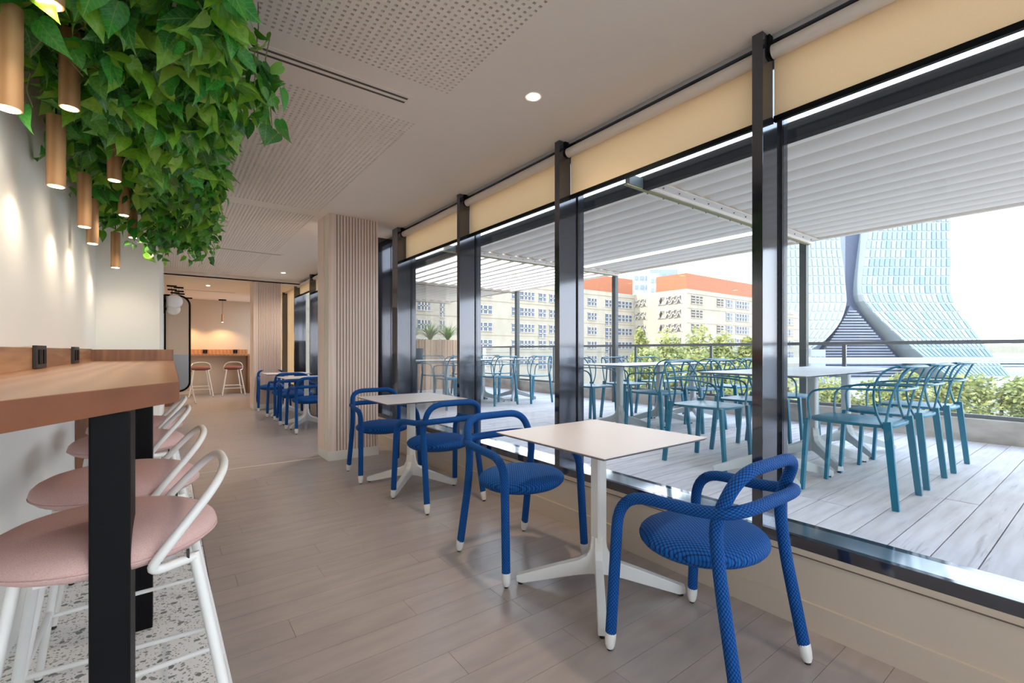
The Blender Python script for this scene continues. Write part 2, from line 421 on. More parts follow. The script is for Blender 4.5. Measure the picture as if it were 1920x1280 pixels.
M['tleaf'] = [translucent('tree_leaf_%d' % i, a, b_, 0.8, 0.35, 0.6) for i, (a, b_) in enumerate((
    ((0.30, 0.32, 0.09), (0.40, 0.39, 0.12)), ((0.42, 0.41, 0.13), (0.52, 0.47, 0.19)), ((0.18, 0.22, 0.08), (0.25, 0.27, 0.10))))]
M['bark'] = mat('bark', (0.16, 0.12, 0.09), 0.9)
M['bwall'] = mat('cream_cladding', (0.42, 0.365, 0.28), 0.85, col2=(0.37, 0.32, 0.24), scale=(0.5,0.5,0.25), detail=3)
M['orange'] = mat('orange_cladding', (0.37, 0.125, 0.055), 0.7)
M['bwin'] = mat('far_window', (0.10, 0.125, 0.18), 0.2, 0.0, spec=0.4)
M['bdark'] = mat('far_opening', (0.12, 0.10, 0.08), 0.7)
M['bframe'] = mat('far_window_frame', (0.44, 0.40, 0.33), 0.6)
M['bwhite'] = mat('far_white', (0.40, 0.42, 0.45), 0.8)
M['bgrey'] = mat('far_grey', (0.24, 0.28, 0.34), 0.8)
M['tower'] = mat('tower_spandrel', (0.36, 0.41, 0.42), 0.5)
M['tpane'] = [mat('tower_pane_%d' % i, c, 0.25, 0.0, spec=0.4) for i, c in enumerate(((0.23, 0.29, 0.325), (0.28, 0.335, 0.36), (0.185, 0.25, 0.30)))]
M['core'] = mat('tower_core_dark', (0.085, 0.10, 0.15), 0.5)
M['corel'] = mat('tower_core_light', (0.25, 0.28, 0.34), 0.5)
M['ground'] = mat('street_ground', (0.36, 0.33, 0.30), 0.9, col2=(0.28,0.26,0.24), scale=(0.05,0.05,0.05))
M['sea'] = mat('distant_sea', (0.45, 0.58, 0.68), 0.3)
M['hill'] = mat('distant_hill', (0.42, 0.48, 0.55), 0.95)
M['globe'] = mat('opal_globe', (0.86, 0.80, 0.76), 0.25)
M['panelu'] = mat('partition_upper', (0.62, 0.47, 0.36), 0.5)
M['panell'] = mat('partition_lower', (0.13, 0.12, 0.12), 0.22, 0.6)
M['vent'] = mat('vent_slot', (0.10, 0.085, 0.07), 0.8)
M['pot'] = mat('grey_pot', (0.13, 0.16, 0.17), 0.7)

# ---------------------------------------------------------------- room shell
XW, CZ, DECK, XL, XR = 2.16, 2.62, 0.31, -0.49, -0.06
YB, YE, YRET, YSTEP = -2.6, 14.9, 5.24, 10.35

floor = struct(MB().box(0.168, XW, YB, YE, -0.05, 0.0).box(-0.06, 0.168, 5.30, YE, -0.05, 0.0).build('floor', M['joint']), 'pale greige vinyl plank floor')
y = 1.427 - 0.1515*20; n_pl = 0
while y < YE - 0.05:
    if y + 0.1515 > 0.2:
        x0 = 0.170 if y < 5.30 else -0.055
        x = x0 - R.uniform(0.0, 1.15)
        while x < XW:
            a, b = max(x, x0), min(x + 1.2, XW)
            if b - a > 0.02:
                MB().box(a, b - 0.0014, y, y + 0.1501, 0.0, 0.003).build('plank', M['plank'], floor)
            x += 1.2
    y += 0.1515
MB().box(0.17, XW, YB, 0.15, 0.0, 0.003).build('plank_field', M['plank'], floor)
struct(MB().box(XL, 0.166, YB, 5.30, -0.05, 0.004).build('floor', M['terrazzo']), 'white terrazzo floor strip with grey chips under the bar stools')
struct(MB().box(0.166, XR + 1.43, 5.285, 5.297, 0.0, 0.005).build('trim_1', M['skirt']), 'thin metal floor strip across the walkway')

struct(MB().box(XL - 0.2, XL, YB, YRET, 0, CZ).build('wall_left', M['wall']), 'white wall behind the bar counter')
struct(MB().box(XL - 0.2, XR, YRET, YE, 0, CZ).build('wall_return', M['wall']), 'pale return wall at the end of the bar counter')
wb = struct(MB().box(XL - 0.2, XW + 0.2, YB - 0.2, YB, 0, 0.10).box(XL - 0.2, XW + 0.2, YB - 0.2, YB, CZ - 0.08, CZ).build('wall_back', M['wall']), 'unseen wall behind the viewer, glazing added for more daylight')  # unseen wall; its mullions and pane are added to bring in more daylight
for xx in (XL + 0.02, 0.38, 1.27, XW):
    MB().box(xx - 0.03, xx + 0.03, YB - 0.12, YB - 0.02, 0.10, CZ - 0.08).build('mullion', M['frame'], wb)
MB().box(XL, XW + 0.2, YB - 0.08, YB - 0.07, 0.10, CZ - 0.08).build('pane', M['glass'], wb)
struct(MB().box(XL - 0.2, XW + 0.2, YE, YE + 0.2, 0, CZ).build('wall_end', M['endwall']), 'warm beige end wall lit by pendants')
wr = struct(MB().box(XW, XW + 0.2, YB, YE, 0, 0.325).build('wall_right', M['dado']), 'low cream wall under the windows')
MB().box(XW - 0.004, XW, YB, YE, 0.296, 0.300).build('shadow_gap', M['felt'], wr)
struct(MB().box(XW - 0.014, XW, YB, YE, 0, 0.115).build('baseboard_right', M['dado']), 'cream baseboard under the windows')

# ceiling with real perforations
ceil = empty('ceiling'); struct(ceil, 'beige ceiling with perforated acoustic panels')
PX0, PX1 = -0.40, 1.275
panels = [(-0.9, 2.315), (2.73, 5.05), (5.25, 7.60), (7.80, 10.1)]
mb = MB()
prev = YB
for a, b in panels:
    mb.box(XL - 0.2, XW + 0.25, prev, a, CZ, CZ + 0.02); prev = b
    mb.box(XL - 0.2, PX0, a, b, CZ, CZ + 0.02); mb.box(PX1, XW + 0.25, a, b, CZ, CZ + 0.02)
mb.box(XL - 0.2, XW + 0.25, prev, YSTEP, CZ, CZ + 0.02)
mb.box(XL - 0.2, XW + 0.25, YSTEP, YE, CZ - 0.08, CZ - 0.06)
mb.box(XL - 0.2, XW + 0.25, YSTEP, YSTEP + 0.02, CZ - 0.08, CZ + 0.02)
mb.build('ceiling_board', M['ceil'], ceil)
MB().box(XL - 0.3, XW + 0.26, YB - 0.2, YE + 0.2, CZ + 0.035, CZ + 0.45).build('roof_slab', M['void'], ceil)
def perforated(x0, x1, y0, y1, pitch, hole):
    nx, ny = int((x1-x0)/pitch), int((y1-y0)/pitch); px, py = (x1-x0)/nx, (y1-y0)/ny
    v, f = [], []; hx = hole/2
    for i in range(nx):
        for j in range(ny):
            cx, cy = x0 + (i+.5)*px, y0 + (j+.5)*py; b = len(v)
            for sx, sy in ((-1,-1),(1,-1),(1,1),(-1,1)): v.append((cx+sx*px/2, cy+sy*py/2, CZ))
            for sx, sy in ((-1,-1),(1,-1),(1,1),(-1,1)): v.append((cx+sx*hx, cy+sy*hx, CZ))
            for sx, sy in ((-1,-1),(1,-1),(1,1),(-1,1)): v.append((cx+sx*hx, cy+sy*hx, CZ+0.014))
            for k in range(4):
                k2 = (k+1) % 4
                f.append((b+k2, b+k, b+4+k, b+4+k2)); f.append((b+4+k2, b+4+k, b+8+k, b+8+k2))
    me = bpy.data.meshes.new('perforated_panel'); me.from_pydata(v, [], f); me.materials.append(M['ceil']); me.update()
    o = inst('perforated_panel', me, ceil); return o
for k, (a, b) in enumerate(panels):
    y0 = 0.95 if k == 0 else a
    if k == 0: MB().box(PX0, PX1, a, y0, CZ, CZ + 0.02).build('ceiling_board', M['ceil'], ceil)
    perforated(PX0 if k > 1 else 0.0, PX1, y0, b, 0.032, 0.0135)
    if k <= 1: MB().box(PX0, 0.0, y0, b, CZ, CZ + 0.02).build('ceiling_board', M['ceil'], ceil)

# window wall: bays between mullions
MUL = [(-1.715, -1.666), (-0.361, -0.312), (0.994, 1.042), (2.348, 2.397), (3.702, 3.752), (5.14, 5.30), (5.76, 5.81), (6.60, 6.65), (7.95, 8.00), (9.30, 9.355), (10.65, 10.70), (11.93, 11.98), (13.2, 13.25), (14.85, 14.9)]
XG = 2.335
prev_end = YB
for i, (a, b) in enumerate(MUL):
    w = empty('window_%d' % (i+1), (XG, prev_end, 0.325)); struct(w, 'window bay %d with dark metal mullion' % (i+1) if i else 'window bay behind the viewer')
    def loc(mb_, name, m_, **k):
        o = mb_.build(name, m_, None, **k); o.parent = w; o.matrix_parent_inverse = Matrix.Translation(-Vector(w.location)); return o
    loc(MB().box(XW, XG - 0.006, a, b, 0.325, CZ), 'mullion', M['frame'], bevel=0.002)
    loc(MB().box(XG - 0.006, XG + 0.05, a - 0.012, b + 0.012, 0.325, CZ), 'glazing_bead', M['frame'])
    loc(MB().box(XG, XG + 0.008, prev_end + 0.012, a - 0.012, 0.36, CZ), 'pane', M['glass'])
    loc(MB().box(XW, XW + 0.03, prev_end, a, 0.325, 0.374), 'sill_front', M['frame'], bevel=0.002)
    loc(MB().box(XW + 0.03, XG - 0.006, prev_end, a, 0.35, 0.371), 'sill_top', M['sill'])
    loc(MB().box(XG - 0.012, XG + 0.05, prev_end + 0.012, a - 0.012, 0.33, 0.366), 'bottom_rail', M['frame'])
    loc(MB().box(XG - 0.05, XG + 0.05, prev_end, a, CZ - 0.07, CZ), 'head_rail', M['frame'])
    prev_end = b

def blind(y0, y1, zb, label):
    t = empty('roller_blind', (2.235, (y0+y1)/2, zb)); tag(t, label, 'roller blind', 'roller blinds')
    L_ = y1 - y0; h = 2.545 - zb
    cyl = MB().tube([(0, -L_/2, h), (0, L_/2, h)], 0.032, 18).build('roller_tube', M['tube'], t, smooth=True)
    MB().box(0.030, 0.033, -L_/2 - 0.008, L_/2 + 0.008, -0.0, h).build('fabric', M['blind'], t)
    MB().box(0.022, 0.042, -L_/2 - 0.008, L_/2 + 0.008, -0.022, 0.004).build('bottom_bar', M['black'], t)
    for sgn in (-1, 1):
        MB().box(-0.03, 0.03, sgn*(L_/2 + 0.006) - 0.004, sgn*(L_/2 + 0.006) + 0.004, h - 0.02, h + 0.074).build('bracket', M['black'], t)
    MB().box(-0.012, 0.028, -L_/2, L_/2, h + 0.050, h + 0.074).build('top_track', M['sill'], t)
    return t
for y0, y1, zb, lab in ((-0.30, 0.982, 2.255, 'cream roller blind in the nearest window at the right'), (1.056, 2.336, 2.255, 'cream roller blind between the two nearest mullions'),
                        (2.41, 3.69, 2.255, 'cream roller blind in the third window, between two mullions'), (3.765, 5.128, 2.255, 'cream roller blind beside the slatted column'),
                        (8.01, 9.29, 2.3, 'short roller blind just beyond the near slatted column'), (9.365, 10.64, 2.36, 'short roller blind in a far window'),
                        (10.71, 11.92, 0.40, 'roller blind lowered fully in a far window'), (11.99, 13.19, 0.40, 'roller blind lowered fully, farthest visible window')):
    blind(y0, y1, zb, lab)

# slatted columns
def column(x0, y0, w, d, ztop, label):
    c = struct(empty('column', (x0 + w/2, y0 + d/2, 0)), label)
    hw, hd = w/2, d/2
    MB().box(-hw + 0.012, hw - 0.012, -hd + 0.012, hd - 0.012, 0, ztop).build('core', M['felt'], c)
    MB().box(-hw - 0.004, hw + 0.004, -hd - 0.004, hd + 0.004, 0, 0.10).build('skirting', M['skirt'], c, bevel=0.003)
    me = MB().box(-0.0125, 0.0125, -0.011, 0.011, 0.10, ztop).mesh('slat', M['slat'], bevel=0.002)
    wide = 0.085
    MB().box(-hw, -hw + wide, -hd, -hd + 0.02, 0.10, ztop).build('corner_board', M['slat'], c, bevel=0.002)
    n = 14; pit = (w - wide - 0.004)/n
    for k in range(n):
        inst('slat', me, c, (-hw + wide + (k + 0.62)*pit, -hd + 0.011, 0))
    MB().box(-hw - 0.001, -hw + 0.012, -hd + 0.02, -hd + 0.14, 0.10, ztop).build('cream_strip', M['cream'], c)
    MB().box(-hw - 0.008, -hw + 0.012, -hd + 0.14, hd, 0.10, ztop).build('side_board', M['slat'], c, bevel=0.002)
    MB().box(hw - 0.012, hw, -hd + 0.024, hd, 0.10, ztop).build('side_board', M['slat'], c)
    MB().box(-hw + 0.0, hw, hd - 0.012, hd, 0.10, ztop).build('side_board', M['slat'], c)
    return c
column(1.355, 5.05, 0.54, 0.40, CZ, 'near column clad in vertical wooden slats')
column(1.355, 10.36, 0.50, 0.40, CZ - 0.08, 'far column clad in vertical wooden slats')

# ---------------------------------------------------------------- ceiling fixtures
def downlight(x, y, z, label):
    t = empty('downlight', (x, y, z)); tag(t, label, 'downlight', 'recessed downlights')
    MB().lathe([(0.030, -0.002), (0.048, -0.004), (0.050, 0.0), (0.030, 0.004)], 24).build('trim_ring', M['white'], t, smooth=True)
    MB().lathe([(0.031, -0.0065), (0.031, -0.0045)], 20).build('lens', M['downl'], t)
    ld = bpy.data.lights.new('downlight_beam', 'SPOT'); ld.energy = DOWNLIGHT_W; ld.spot_size = math.radians(150); ld.spot_blend = 0.9
    ld.color = (1.0, 0.80, 0.58); ld.shadow_soft_size = 0.07
    lo = bpy.data.objects.new('downlight_beam', ld); COL.objects.link(lo); lo.parent = t; lo.location = (0, 0, -0.02)
for x, y, z, lab in ((1.672, 2.036, CZ, 'recessed round downlight in the ceiling above the nearest tables'), (1.719, 9.425, CZ, 'recessed downlight beside the far slatted column'),
                     (0.674, 11.6, CZ - 0.08, 'recessed downlight in front of the beige end wall'), (1.69, -1.65, CZ, 'recessed downlight behind the viewer'),
                     (1.69, 5.75, CZ, 'recessed downlight hidden behind the near slatted column')):
    downlight(x, y, z, lab)

d = empty('linear_diffuser', (0.67, 2.503, CZ)); tag(d, 'long white linear air diffuser with two dark slots in the ceiling', 'air vent')
MB().box(-0.455, 0.455, -0.052, 0.052, -0.004, 0.0).build('frame', M['ceil'], d)
for yy in (-0.018, 0.026):
    MB().box(-0.42, 0.435, yy - 0.008, yy + 0.008, -0.0055, -0.0035).build('slot', M['vent'], d)
MB().box(-0.452, -0.446, -0.05, 0.05, -0.0055, -0.003).build('end_joint', M['vent'], d)
d = empty('linear_diffuser', (0.95, 7.70, CZ)); tag(d, 'thin linear air diffuser in the ceiling past the near column', 'air vent')
MB().box(-0.45, 0.45, -0.04, 0.04, -0.004, 0.0).build('frame', M['ceil'], d)
MB().box(-0.42, 0.42, -0.012, 0.012, -0.0055, -0.0035).build('slot', M['vent'], d)
d = empty('linear_diffuser', (0.75, 12.7, CZ - 0.08)); tag(d, 'thin linear air diffuser in the low ceiling before the end wall', 'air vent')
MB().box(-0.55, 0.55, -0.04, 0.04, -0.004, 0.0).build('frame', M['ceil'], d)
MB().box(-0.52, 0.52, -0.012, 0.012, -0.0055, -0.0035).build('slot', M['vent'], d)

# pendants
def make_pendant(r=0.030, L_=0.285, cord=0.4, power=2.0):
    t = empty('pendant_lamp')
    prof = [(r*0.80, 0.0), (r*0.97, 0.0), (r, 0.004), (r, L_-0.003), (r*0.96, L_)]
    MB().lathe(prof, 24).build('wooden_tube', M['pendw'], t, smooth=True)
    MB().lathe([(r*0.55, -0.002), (r*0.80, -0.002), (r*0.80, 0.002), (r*0.55, 0.002)], 24).build('glow_ring', M['lamp'], t)
    MB().lathe([(r*0.56, -0.0015), (r*0.56, 0.001)], 20).build('bulb', M['downl'], t)
    MB().tube([(0,0,L_), (0,0,L_+cord)], 0.003, 6).build('cord', M['black'], t)
    ld = bpy.data.lights.new('pendant_beam', 'SPOT'); ld.energy = power; ld.spot_size = math.radians(150); ld.spot_blend = 0.8; ld.color = (1.0, 0.82, 0.62); ld.shadow_soft_size = 0.02
    lo = bpy.data.objects.new('pendant_beam', ld); COL.objects.link(lo); lo.parent = t; lo.location = (0,0,-0.012)
    return t
TRZ = 2.50
specs = [(-0.355, 1.86, 1.84, 'lowest left wooden tube pendant, nearest, against the white wall'), (-0.245, 1.66, 2.06, 'wooden tube pendant cut by the top edge of the picture'),
         (-0.29, 2.33, 2.06, 'wooden tube pendant with ivy leaves across it, beside the nearest one'), (-0.366, 2.62, 1.84, 'second low wooden pendant along the white wall'),
         (-0.363, 3.39, 1.84, 'third low wooden pendant along the white wall'), (-0.225, 3.18, 2.06, 'wooden pendant half in the ivy, above the third low one'),
         (-0.233, 3.96, 2.06, 'wooden pendant in front of the ivy at the middle of the row'), (-0.385, 3.95, 1.85, 'narrow looking wooden pendant behind the third low one'),
         (-0.34, 4.90, 1.84, 'farthest low wooden pendant, hanging clear of the ivy'), (-0.222, 4.70, 2.06, 'farthest wooden pendant partly covered by ivy')]
pend = make_pendant(cord=0.38)
for i, (x, y, z, lab) in enumerate(specs):
    o = place(pend, i == 0, (x, y, z), 0, lab); tag(o, lab, 'pendant lamp', 'wooden pendants under the ivy')

# far pendants over the end counter and the side counter
def far_pendant(x, y, zb, ztop, label, power):
    t = empty('pendant_lamp', (x, y, zb)); tag(t, label, 'pendant lamp', 'pendants at the far end')
    MB().lathe([(0.024,0.0),(0.028,0.0),(0.028,0.21),(0.024,0.21)], 16).build('wooden_tube', M['pendw'], t, smooth=True)
    MB().lathe([(0.02,-0.002),(0.02,0.001)], 12).build('bulb', M['downl'], t)
    MB().tube([(0,0,0.21),(0,0,ztop-zb)], 0.004, 6).build('cord', M['black'], t)
    MB().box(-0.085, 0.085, -0.03, 0.03, ztop-zb-0.03, ztop-zb).build('ceiling_rose', M['black'], t)
    ld = bpy.data.lights.new('pendant_beam', 'SPOT'); ld.energy = power; ld.spot_size = math.radians(140); ld.spot_blend = 0.6; ld.color = (1.0, 0.66, 0.34); ld.shadow_soft_size = 0.03
    lo = bpy.data.objects.new('pendant_beam', ld); COL.objects.link(lo); lo.parent = t; lo.location = (0,0,-0.015)
far_pendant(1.17, 14.55, 1.93, CZ - 0.08, 'pendant hanging before the beige end wall, above the right stool', 13)
far_pendant(0.42, 14.55, 1.93, CZ - 0.08, 'pendant beside the black framed partition, throwing light on the end wall', 13)
for x, y, lab in ((0.063, 12.05, 'front left of the six black ceiling roses'), (0.184, 12.26, 'front right of the six black ceiling roses'), (0.076, 12.77, 'middle left of the six black ceiling roses'),
                  (0.206, 13.01, 'middle right of the six black ceiling roses'), (0.131, 13.43, 'back left of the six black ceiling roses'), (0.236, 13.60, 'back right of the six black ceiling roses')):
    far_pendant(x, y, 1.70, CZ - 0.08, 'pendant behind the partition, ' + lab, 3)

# wall globes and the framed partition
def globe(y, label):
    t = empty('wall_lamp', (XR + 0.001, y, 1.88)); tag(t, label, 'wall lamp', 'opal globe wall lamps')
    MB().box(0.0, 0.02, -0.055, 0.055, -0.085, 0.085).build('back_plate', M['black'], t, bevel=0.003)
    MB().tube([(0.02,0,0),(0.05,0,0)], 0.02, 12).build('arm', M['black'], t)
    MB().lathe([(0.1*math.sin(math.pi*k/12)+0.0005, -0.1*math.cos(math.pi*k/12)) for k in range(13)], 24, c=(0.135,0,0)).build('globe', M['globe'], t, smooth=True)
globe(8.25, 'nearer white opal globe lamp on the return wall')
globe(9.80, 'farther white opal globe lamp, seen just below the nearer one')
t = empty('partition', (XR, 10.5, 0.42)); tag(t, 'rounded black framed partition with beige upper and grey lower panel', 'partition')
W_, H_ = 0.385, 1.76; rr = 0.17
path = [(0.0, 0, 0.0)] + [(W_ - rr + rr*math.sin(a), 0, rr - rr*math.cos(a)) for a in [math.pi/2*k/8 for k in range(9)]] + \
       [(W_ - rr + rr*math.cos(a), 0, H_ - rr + rr*math.sin(a)) for a in [math.pi/2*k/8 for k in range(9)]] + [(0.0, 0, H_)]
MB().tube(path, 0.018, 8).build('frame', M['black'], t, smooth=True)
MB().box(0.0, 0.03, -0.018, 0.018, 0.0, H_).build('wall_post', M['black'], t)
zs = 0.68
low = [(p[0], p[2]) for p in path if p[2] < zs and p[0] > 0] + [(W_, zs), (0.02, zs), (0.02, 0.0)]
upp = [(p[0], p[2]) for p in path if p[2] > zs] + [(0.02, H_), (0.02, zs), (W_, zs)]
MB().prism(low, -0.006, 0.006, lambda a, b, h: (a, h, b)).build('lower_panel', M['panell'], t)
MB().prism(upp, -0.006, 0.006, lambda a, b, h: (a, h, b)).build('upper_panel', M['panelu'], t)
struct(MB().box(XR - 0.002, XR + 0.012, 7.6, 7.68, 0, 2.2).build('trim_2', M['wall']), 'white door trim on the return wall')

# ---------------------------------------------------------------- ivy and trellis
t = empty('ceiling_trellis', (-0.08, 2.85, TRZ)); tag(t, 'black hanging metal trellis carrying the ivy', 'trellis')
TX0, TX1, TY0, TY1 = -0.33, 0.285, -1.95, 1.85
for x in (TX0, TX1): MB().box(x - 0.012, x + 0.012, TY0, TY1, -0.05, 0.05).build('side_rail', M['black'], t)
for y in (TY0, TY1): MB().box(TX0, TX1, y - 0.012, y + 0.012, -0.05, 0.05).build('end_rail', M['black'], t)
mb = MB()
for k in range(1, 40): mb.box(TX0, TX1, TY0 + k*0.095 - 0.003, TY0 + k*0.095 + 0.003, -0.003, 0.003)
for k in range(1, 7): mb.box(TX0 + k*0.088 - 0.003, TX0 + k*0.088 + 0.003, TY0, TY1, 0.003, 0.009)
mb.build('wire_grid', M['black'], t)
for x in (TX0, TX1):
    for y in (TY0, 0, TY1): MB().tube([(x, y, 0.05), (x, y, CZ - TRZ)], 0.004, 6).build('hanger', M['black'], t)

def leaf_mesh(k):
    """heart-shaped pointed leaf, length 1 along +x, folded at the midrib, drooping"""
    half = [(0.0, 0.0), (-0.05, 0.07), (-0.05, 0.16), (0.02, 0.245), (0.13, 0.30), (0.28, 0.315), (0.44, 0.28), (0.60, 0.205), (0.75, 0.12), (0.88, 0.05), (1.0, 0.0)]
    wv = (1.0, 0.86, 1.14)[k % 3]; fold = (0.18, 0.34, 0.10)[k % 3]; droop = (0.30, 0.15, 0.45)[k % 3]
    zc = lambda x: 0.05*math.sin(x*3.1) - droop*x*x
    mids = [0.0, 0.1, 0.3, 0.5, 0.7, 1.0]
    v = []; f = []
    mid = [(x, 0, zc(x)) for x, _ in half]
    mid = [(max(0, p[0]), 0, zc(max(0, p[0]))) for p in mid]
    v += mid; n = len(half)
    for s in (1, -1):
        b = len(v)
        for x, w in half: v.append((x, s*w*wv, zc(max(0, x)) + w*fold - 0.25*w*w))
        for i in range(n-1):
            q = (i, b+i, b+i+1, i+1) if s < 0 else (i, i+1, b+i+1, b+i)
            f.append(q)
    uv = [(p[0], p[1]) for p in v]
    return [tuple(p) for p in v], f, uv
LV = [leaf_mesh(k) for k in range(3)]
def leaf_uv(me, flat_):
    lay = me.uv_layers.new(name='uv'); lay.data.foreach_set('uv', [c for p in flat_ for c in p])
LM = []
for k in range(3):
    for c in range(5):
        me = bpy.data.meshes.new('leaf'); me.from_pydata(LV[k][0], [], LV[k][1]); me.materials.append(M['leaf'][c]); leaf_uv(me, [LV[k][2][i] for f in LV[k][1] for i in f])
        me.polygons.foreach_set('use_smooth', [True]*len(me.polygons)); me.validate(); me.update(); LM.append(me)
IVY0 = Vector((-0.05, 2.85, 2.50))
ivy = empty('hanging_ivy', tuple(IVY0)); tag(ivy, 'dense green hanging ivy with heart shaped leaves under the ceiling', 'plant')
RL = random.Random(11)
leaves = []
def lump(x, y):
    return 0.5 + 0.25*math.sin(7*x + 3.1*y) + 0.25*math.sin(2.3*y - 9*x + 1.3)
def in_clearing(p):
    for (px, py, pz, _) in specs:
        if py - 0.55 < p[1] < py + 0.05 and abs(p[0] - px*p[1]/py) < 0.075 and p[2] < pz + 0.30: return True
    return False
def add_leaf(p, size, out=None):
    if in_clearing(p) and RL.random() < 0.9: return
    d = Vector((RL.gauss(0, .6), RL.gauss(0, .6), -abs(RL.gauss(0.75, .5))))
    if out is not None: d += out*0.7
    d.normalize()
    nrm = Vector((RL.gauss(0.25, .7), RL.gauss(-0.45, .7), RL.gauss(0.1, .6)))
    nrm = (nrm - d*nrm.dot(d)).normalized(); side = nrm.cross(d)
    mtx = Matrix((d, side, nrm)).transposed()
    leaves.append((Vector(p), mtx, size, RL.randrange(3), RL.choices(range(5), (5, 4, 3, 1.2, 3))[0]))
strands = []
def low_z(x, y):
    z = 2.19 - 0.13*lump(x, y)
    if y > 4.2: z -= 0.16*(y - 4.2)/0.5*(0.4 + 0.6*lump(3*x, y))
    if x < -0.3: z += 0.04
    return z
for _ in range(3300):
    y = RL.uniform(1.0, 4.72); x = RL.uniform(-0.40, min(0.24, 0.085*y + 0.01))
    zl = low_z(x, y); z = zl + (2.52 - zl)*(RL.random()**1.7)
    add_leaf((x, y, z), RL.uniform(0.06, 0.125))
for _ in range(750):                                     # curtain along the walkway side and far end
    if RL.random() < 0.75: y = RL.uniform(1.1, 4.75); x = min(0.24, 0.085*y + 0.01) + RL.uniform(-0.05, 0.03)
    else: x, y = RL.uniform(-0.42, 0.27), RL.uniform(4.6, 4.8)
    zl = low_z(x, y) - 0.02; add_leaf((x, y, RL.uniform(zl, 2.52)), RL.uniform(0.05, 0.095), Vector((0.8, 0.1, 0)))
for (x, y, zt, zb, n) in ((0.335, 2.10, 2.36, 2.03, 16), (0.30, 2.20, 2.40, 2.10, 16), (0.28, 2.02, 2.42, 2.16, 16), (0.31, 2.30, 2.36, 2.16, 12), (-0.39, 2.30, 2.3, 2.02, 9), (-0.41, 2.9, 2.25, 2.0, 9), (-0.40, 3.5, 2.2, 2.0, 7),
                          (0.27, 3.4, 2.3, 2.02, 14), (0.26, 3.9, 2.3, 1.98, 14), (0.29, 4.5, 2.2, 1.90, 20), (0.15, 4.65, 2.2, 1.93, 22), (-0.02, 4.75, 2.2, 1.90, 16), (-0.1, 4.7, 2.2, 1.96, 16),
                          (0.1, 4.6, 2.2, 1.98, 18), (0.22, 4.7, 2.2, 1.90, 18), (0.05, 1.7, 2.2, 2.06, 9), (-0.33, 2.05, 2.3, 2.10, 9), (-0.25, 2.2, 2.3, 2.1, 7)):
    strands.append([(x, y, zt + 0.1)] + [(x + RL.gauss(0, .012), y + RL.gauss(0, .012), zt + (zb-zt)*k/5) for k in range(6)])
    for k in range(n):
        zz = zt + (zb - zt)*(k + RL.random())/n
        add_leaf((x + RL.gauss(0, .03), y + RL.gauss(0, .03), zz), RL.uniform(0.055, 0.10) if y < 3 else RL.uniform(0.04, 0.08))
def score(l):
    p = l[0]; dep = p.x*SN + p.y*CS
    u = 960 + F_PX*(p.x*CS - p.y*SN)/dep; v = HORIZON - F_PX*(p.z - CAM_H)/dep
    if not (-10 < u < 520 and -10 < v < 520): return -1
    expo = max(0.0, 1.0 - (p.z - low_z(p.x, p.y))/0.16) + (0.7 if p.x > 0.2 else 0)
    return (0.35 + expo)*l[2]/dep
order = sorted(range(len(leaves)), key=lambda i: -score(leaves[i]))
single = set(order[:300])
mbv, mbf, mbi, mbu = [], [], [], []
for i, (p, mx, sz, k, c) in enumerate(leaves):
    if i in single:
        o = inst('leaf', LM[k*5 + c], ivy); o.matrix_local = Matrix.Translation(p - IVY0) @ mx.to_4x4() @ Matrix.Scale(sz, 4)
    else:
        b = len(mbv)
        for q in LV[k][0]: mbv.append(tuple((p - IVY0) + mx @ (Vector(q)*sz)))
        for f in LV[k][1]: mbf.append(tuple(b + j for j in f)); mbi.append(c); mbu += [LV[k][2][j] for j in f]
me = bpy.data.meshes.new('foliage'); me.from_pydata(mbv, [], mbf); leaf_uv(me, mbu)
for m_ in M['leaf']: me.materials.append(m_)
me.polygons.foreach_set('material_index', mbi); me.polygons.foreach_set('use_smooth', [True]*len(mbf)); me.update()
o = inst('foliage', me, ivy); o['kind'] = 'stuff'
mb = MB()
for s in strands: mb.tube([Vector(p) - IVY0 for p in s], 0.0022, 5)
for _ in range(60):
    x, y = RL.uniform(-0.38, 0.25), RL.uniform(1.2, 4.6); z = low_z(x, y)
    mb.tube([Vector((x + RL.gauss(0, .03)*k, y + RL.gauss(0, .03)*k, z + 0.06*(3-k))) - IVY0 for k in range(4)], 0.002, 5)
mb.build('vine', M['stem'], ivy)

# ---------------------------------------------------------------- bar counter with sockets
ZT = 1.092
t = empty('bar_counter', (-0.2, 2.6, 0)); tag(t, 'long wooden bar counter with upstand along the white wall', 'counter')
def sub(mb_, name, m_, par=t, **k):
    o = mb_.build(name, m_, None, **k); o.parent = par; o.matrix_parent_inverse = Matrix.Translation(-Vector(par.location)); return o
sub(MB().prism([(0.035, 4.62), (-0.488, 4.62), (-0.488, 0.58), (0.022, 1.455)], ZT - 0.052, ZT), 'worktop', M['oak'], bevel=0.0015)
sub(MB().prism([(0.0235, 1.4525), (-0.488, 0.575), (-0.488, 0.58), (0.022, 1.455), (0.0352, 4.62), (0.0370, 4.62)], ZT - 0.052, ZT - 0.001), 'edge_band', M['oakedge'])
sub(MB().box(-0.488, -0.455, 0.62, 4.62, ZT, 1.183), 'wall_upstand', M['oakup'], bevel=0.001)
sub(MB().box(-0.455, 0.035, 4.58, 4.62, ZT, 1.178), 'end_upstand', M['oakx'], bevel=0.001)
sub(MB().box(-0.131, -0.064, 1.275, 1.46, 0.004, ZT - 0.052), 'leg', M['black'], bevel=0.004)
sub(MB().box(-0.135, -0.052, 2.46, 2.58, 0.004, ZT - 0.052), 'leg', M['black'], bevel=0.004)
sub(MB().box(-0.488, -0.16, 4.14, 4.18, 0.004, ZT - 0.052), 'end_panel', M['oakx'])
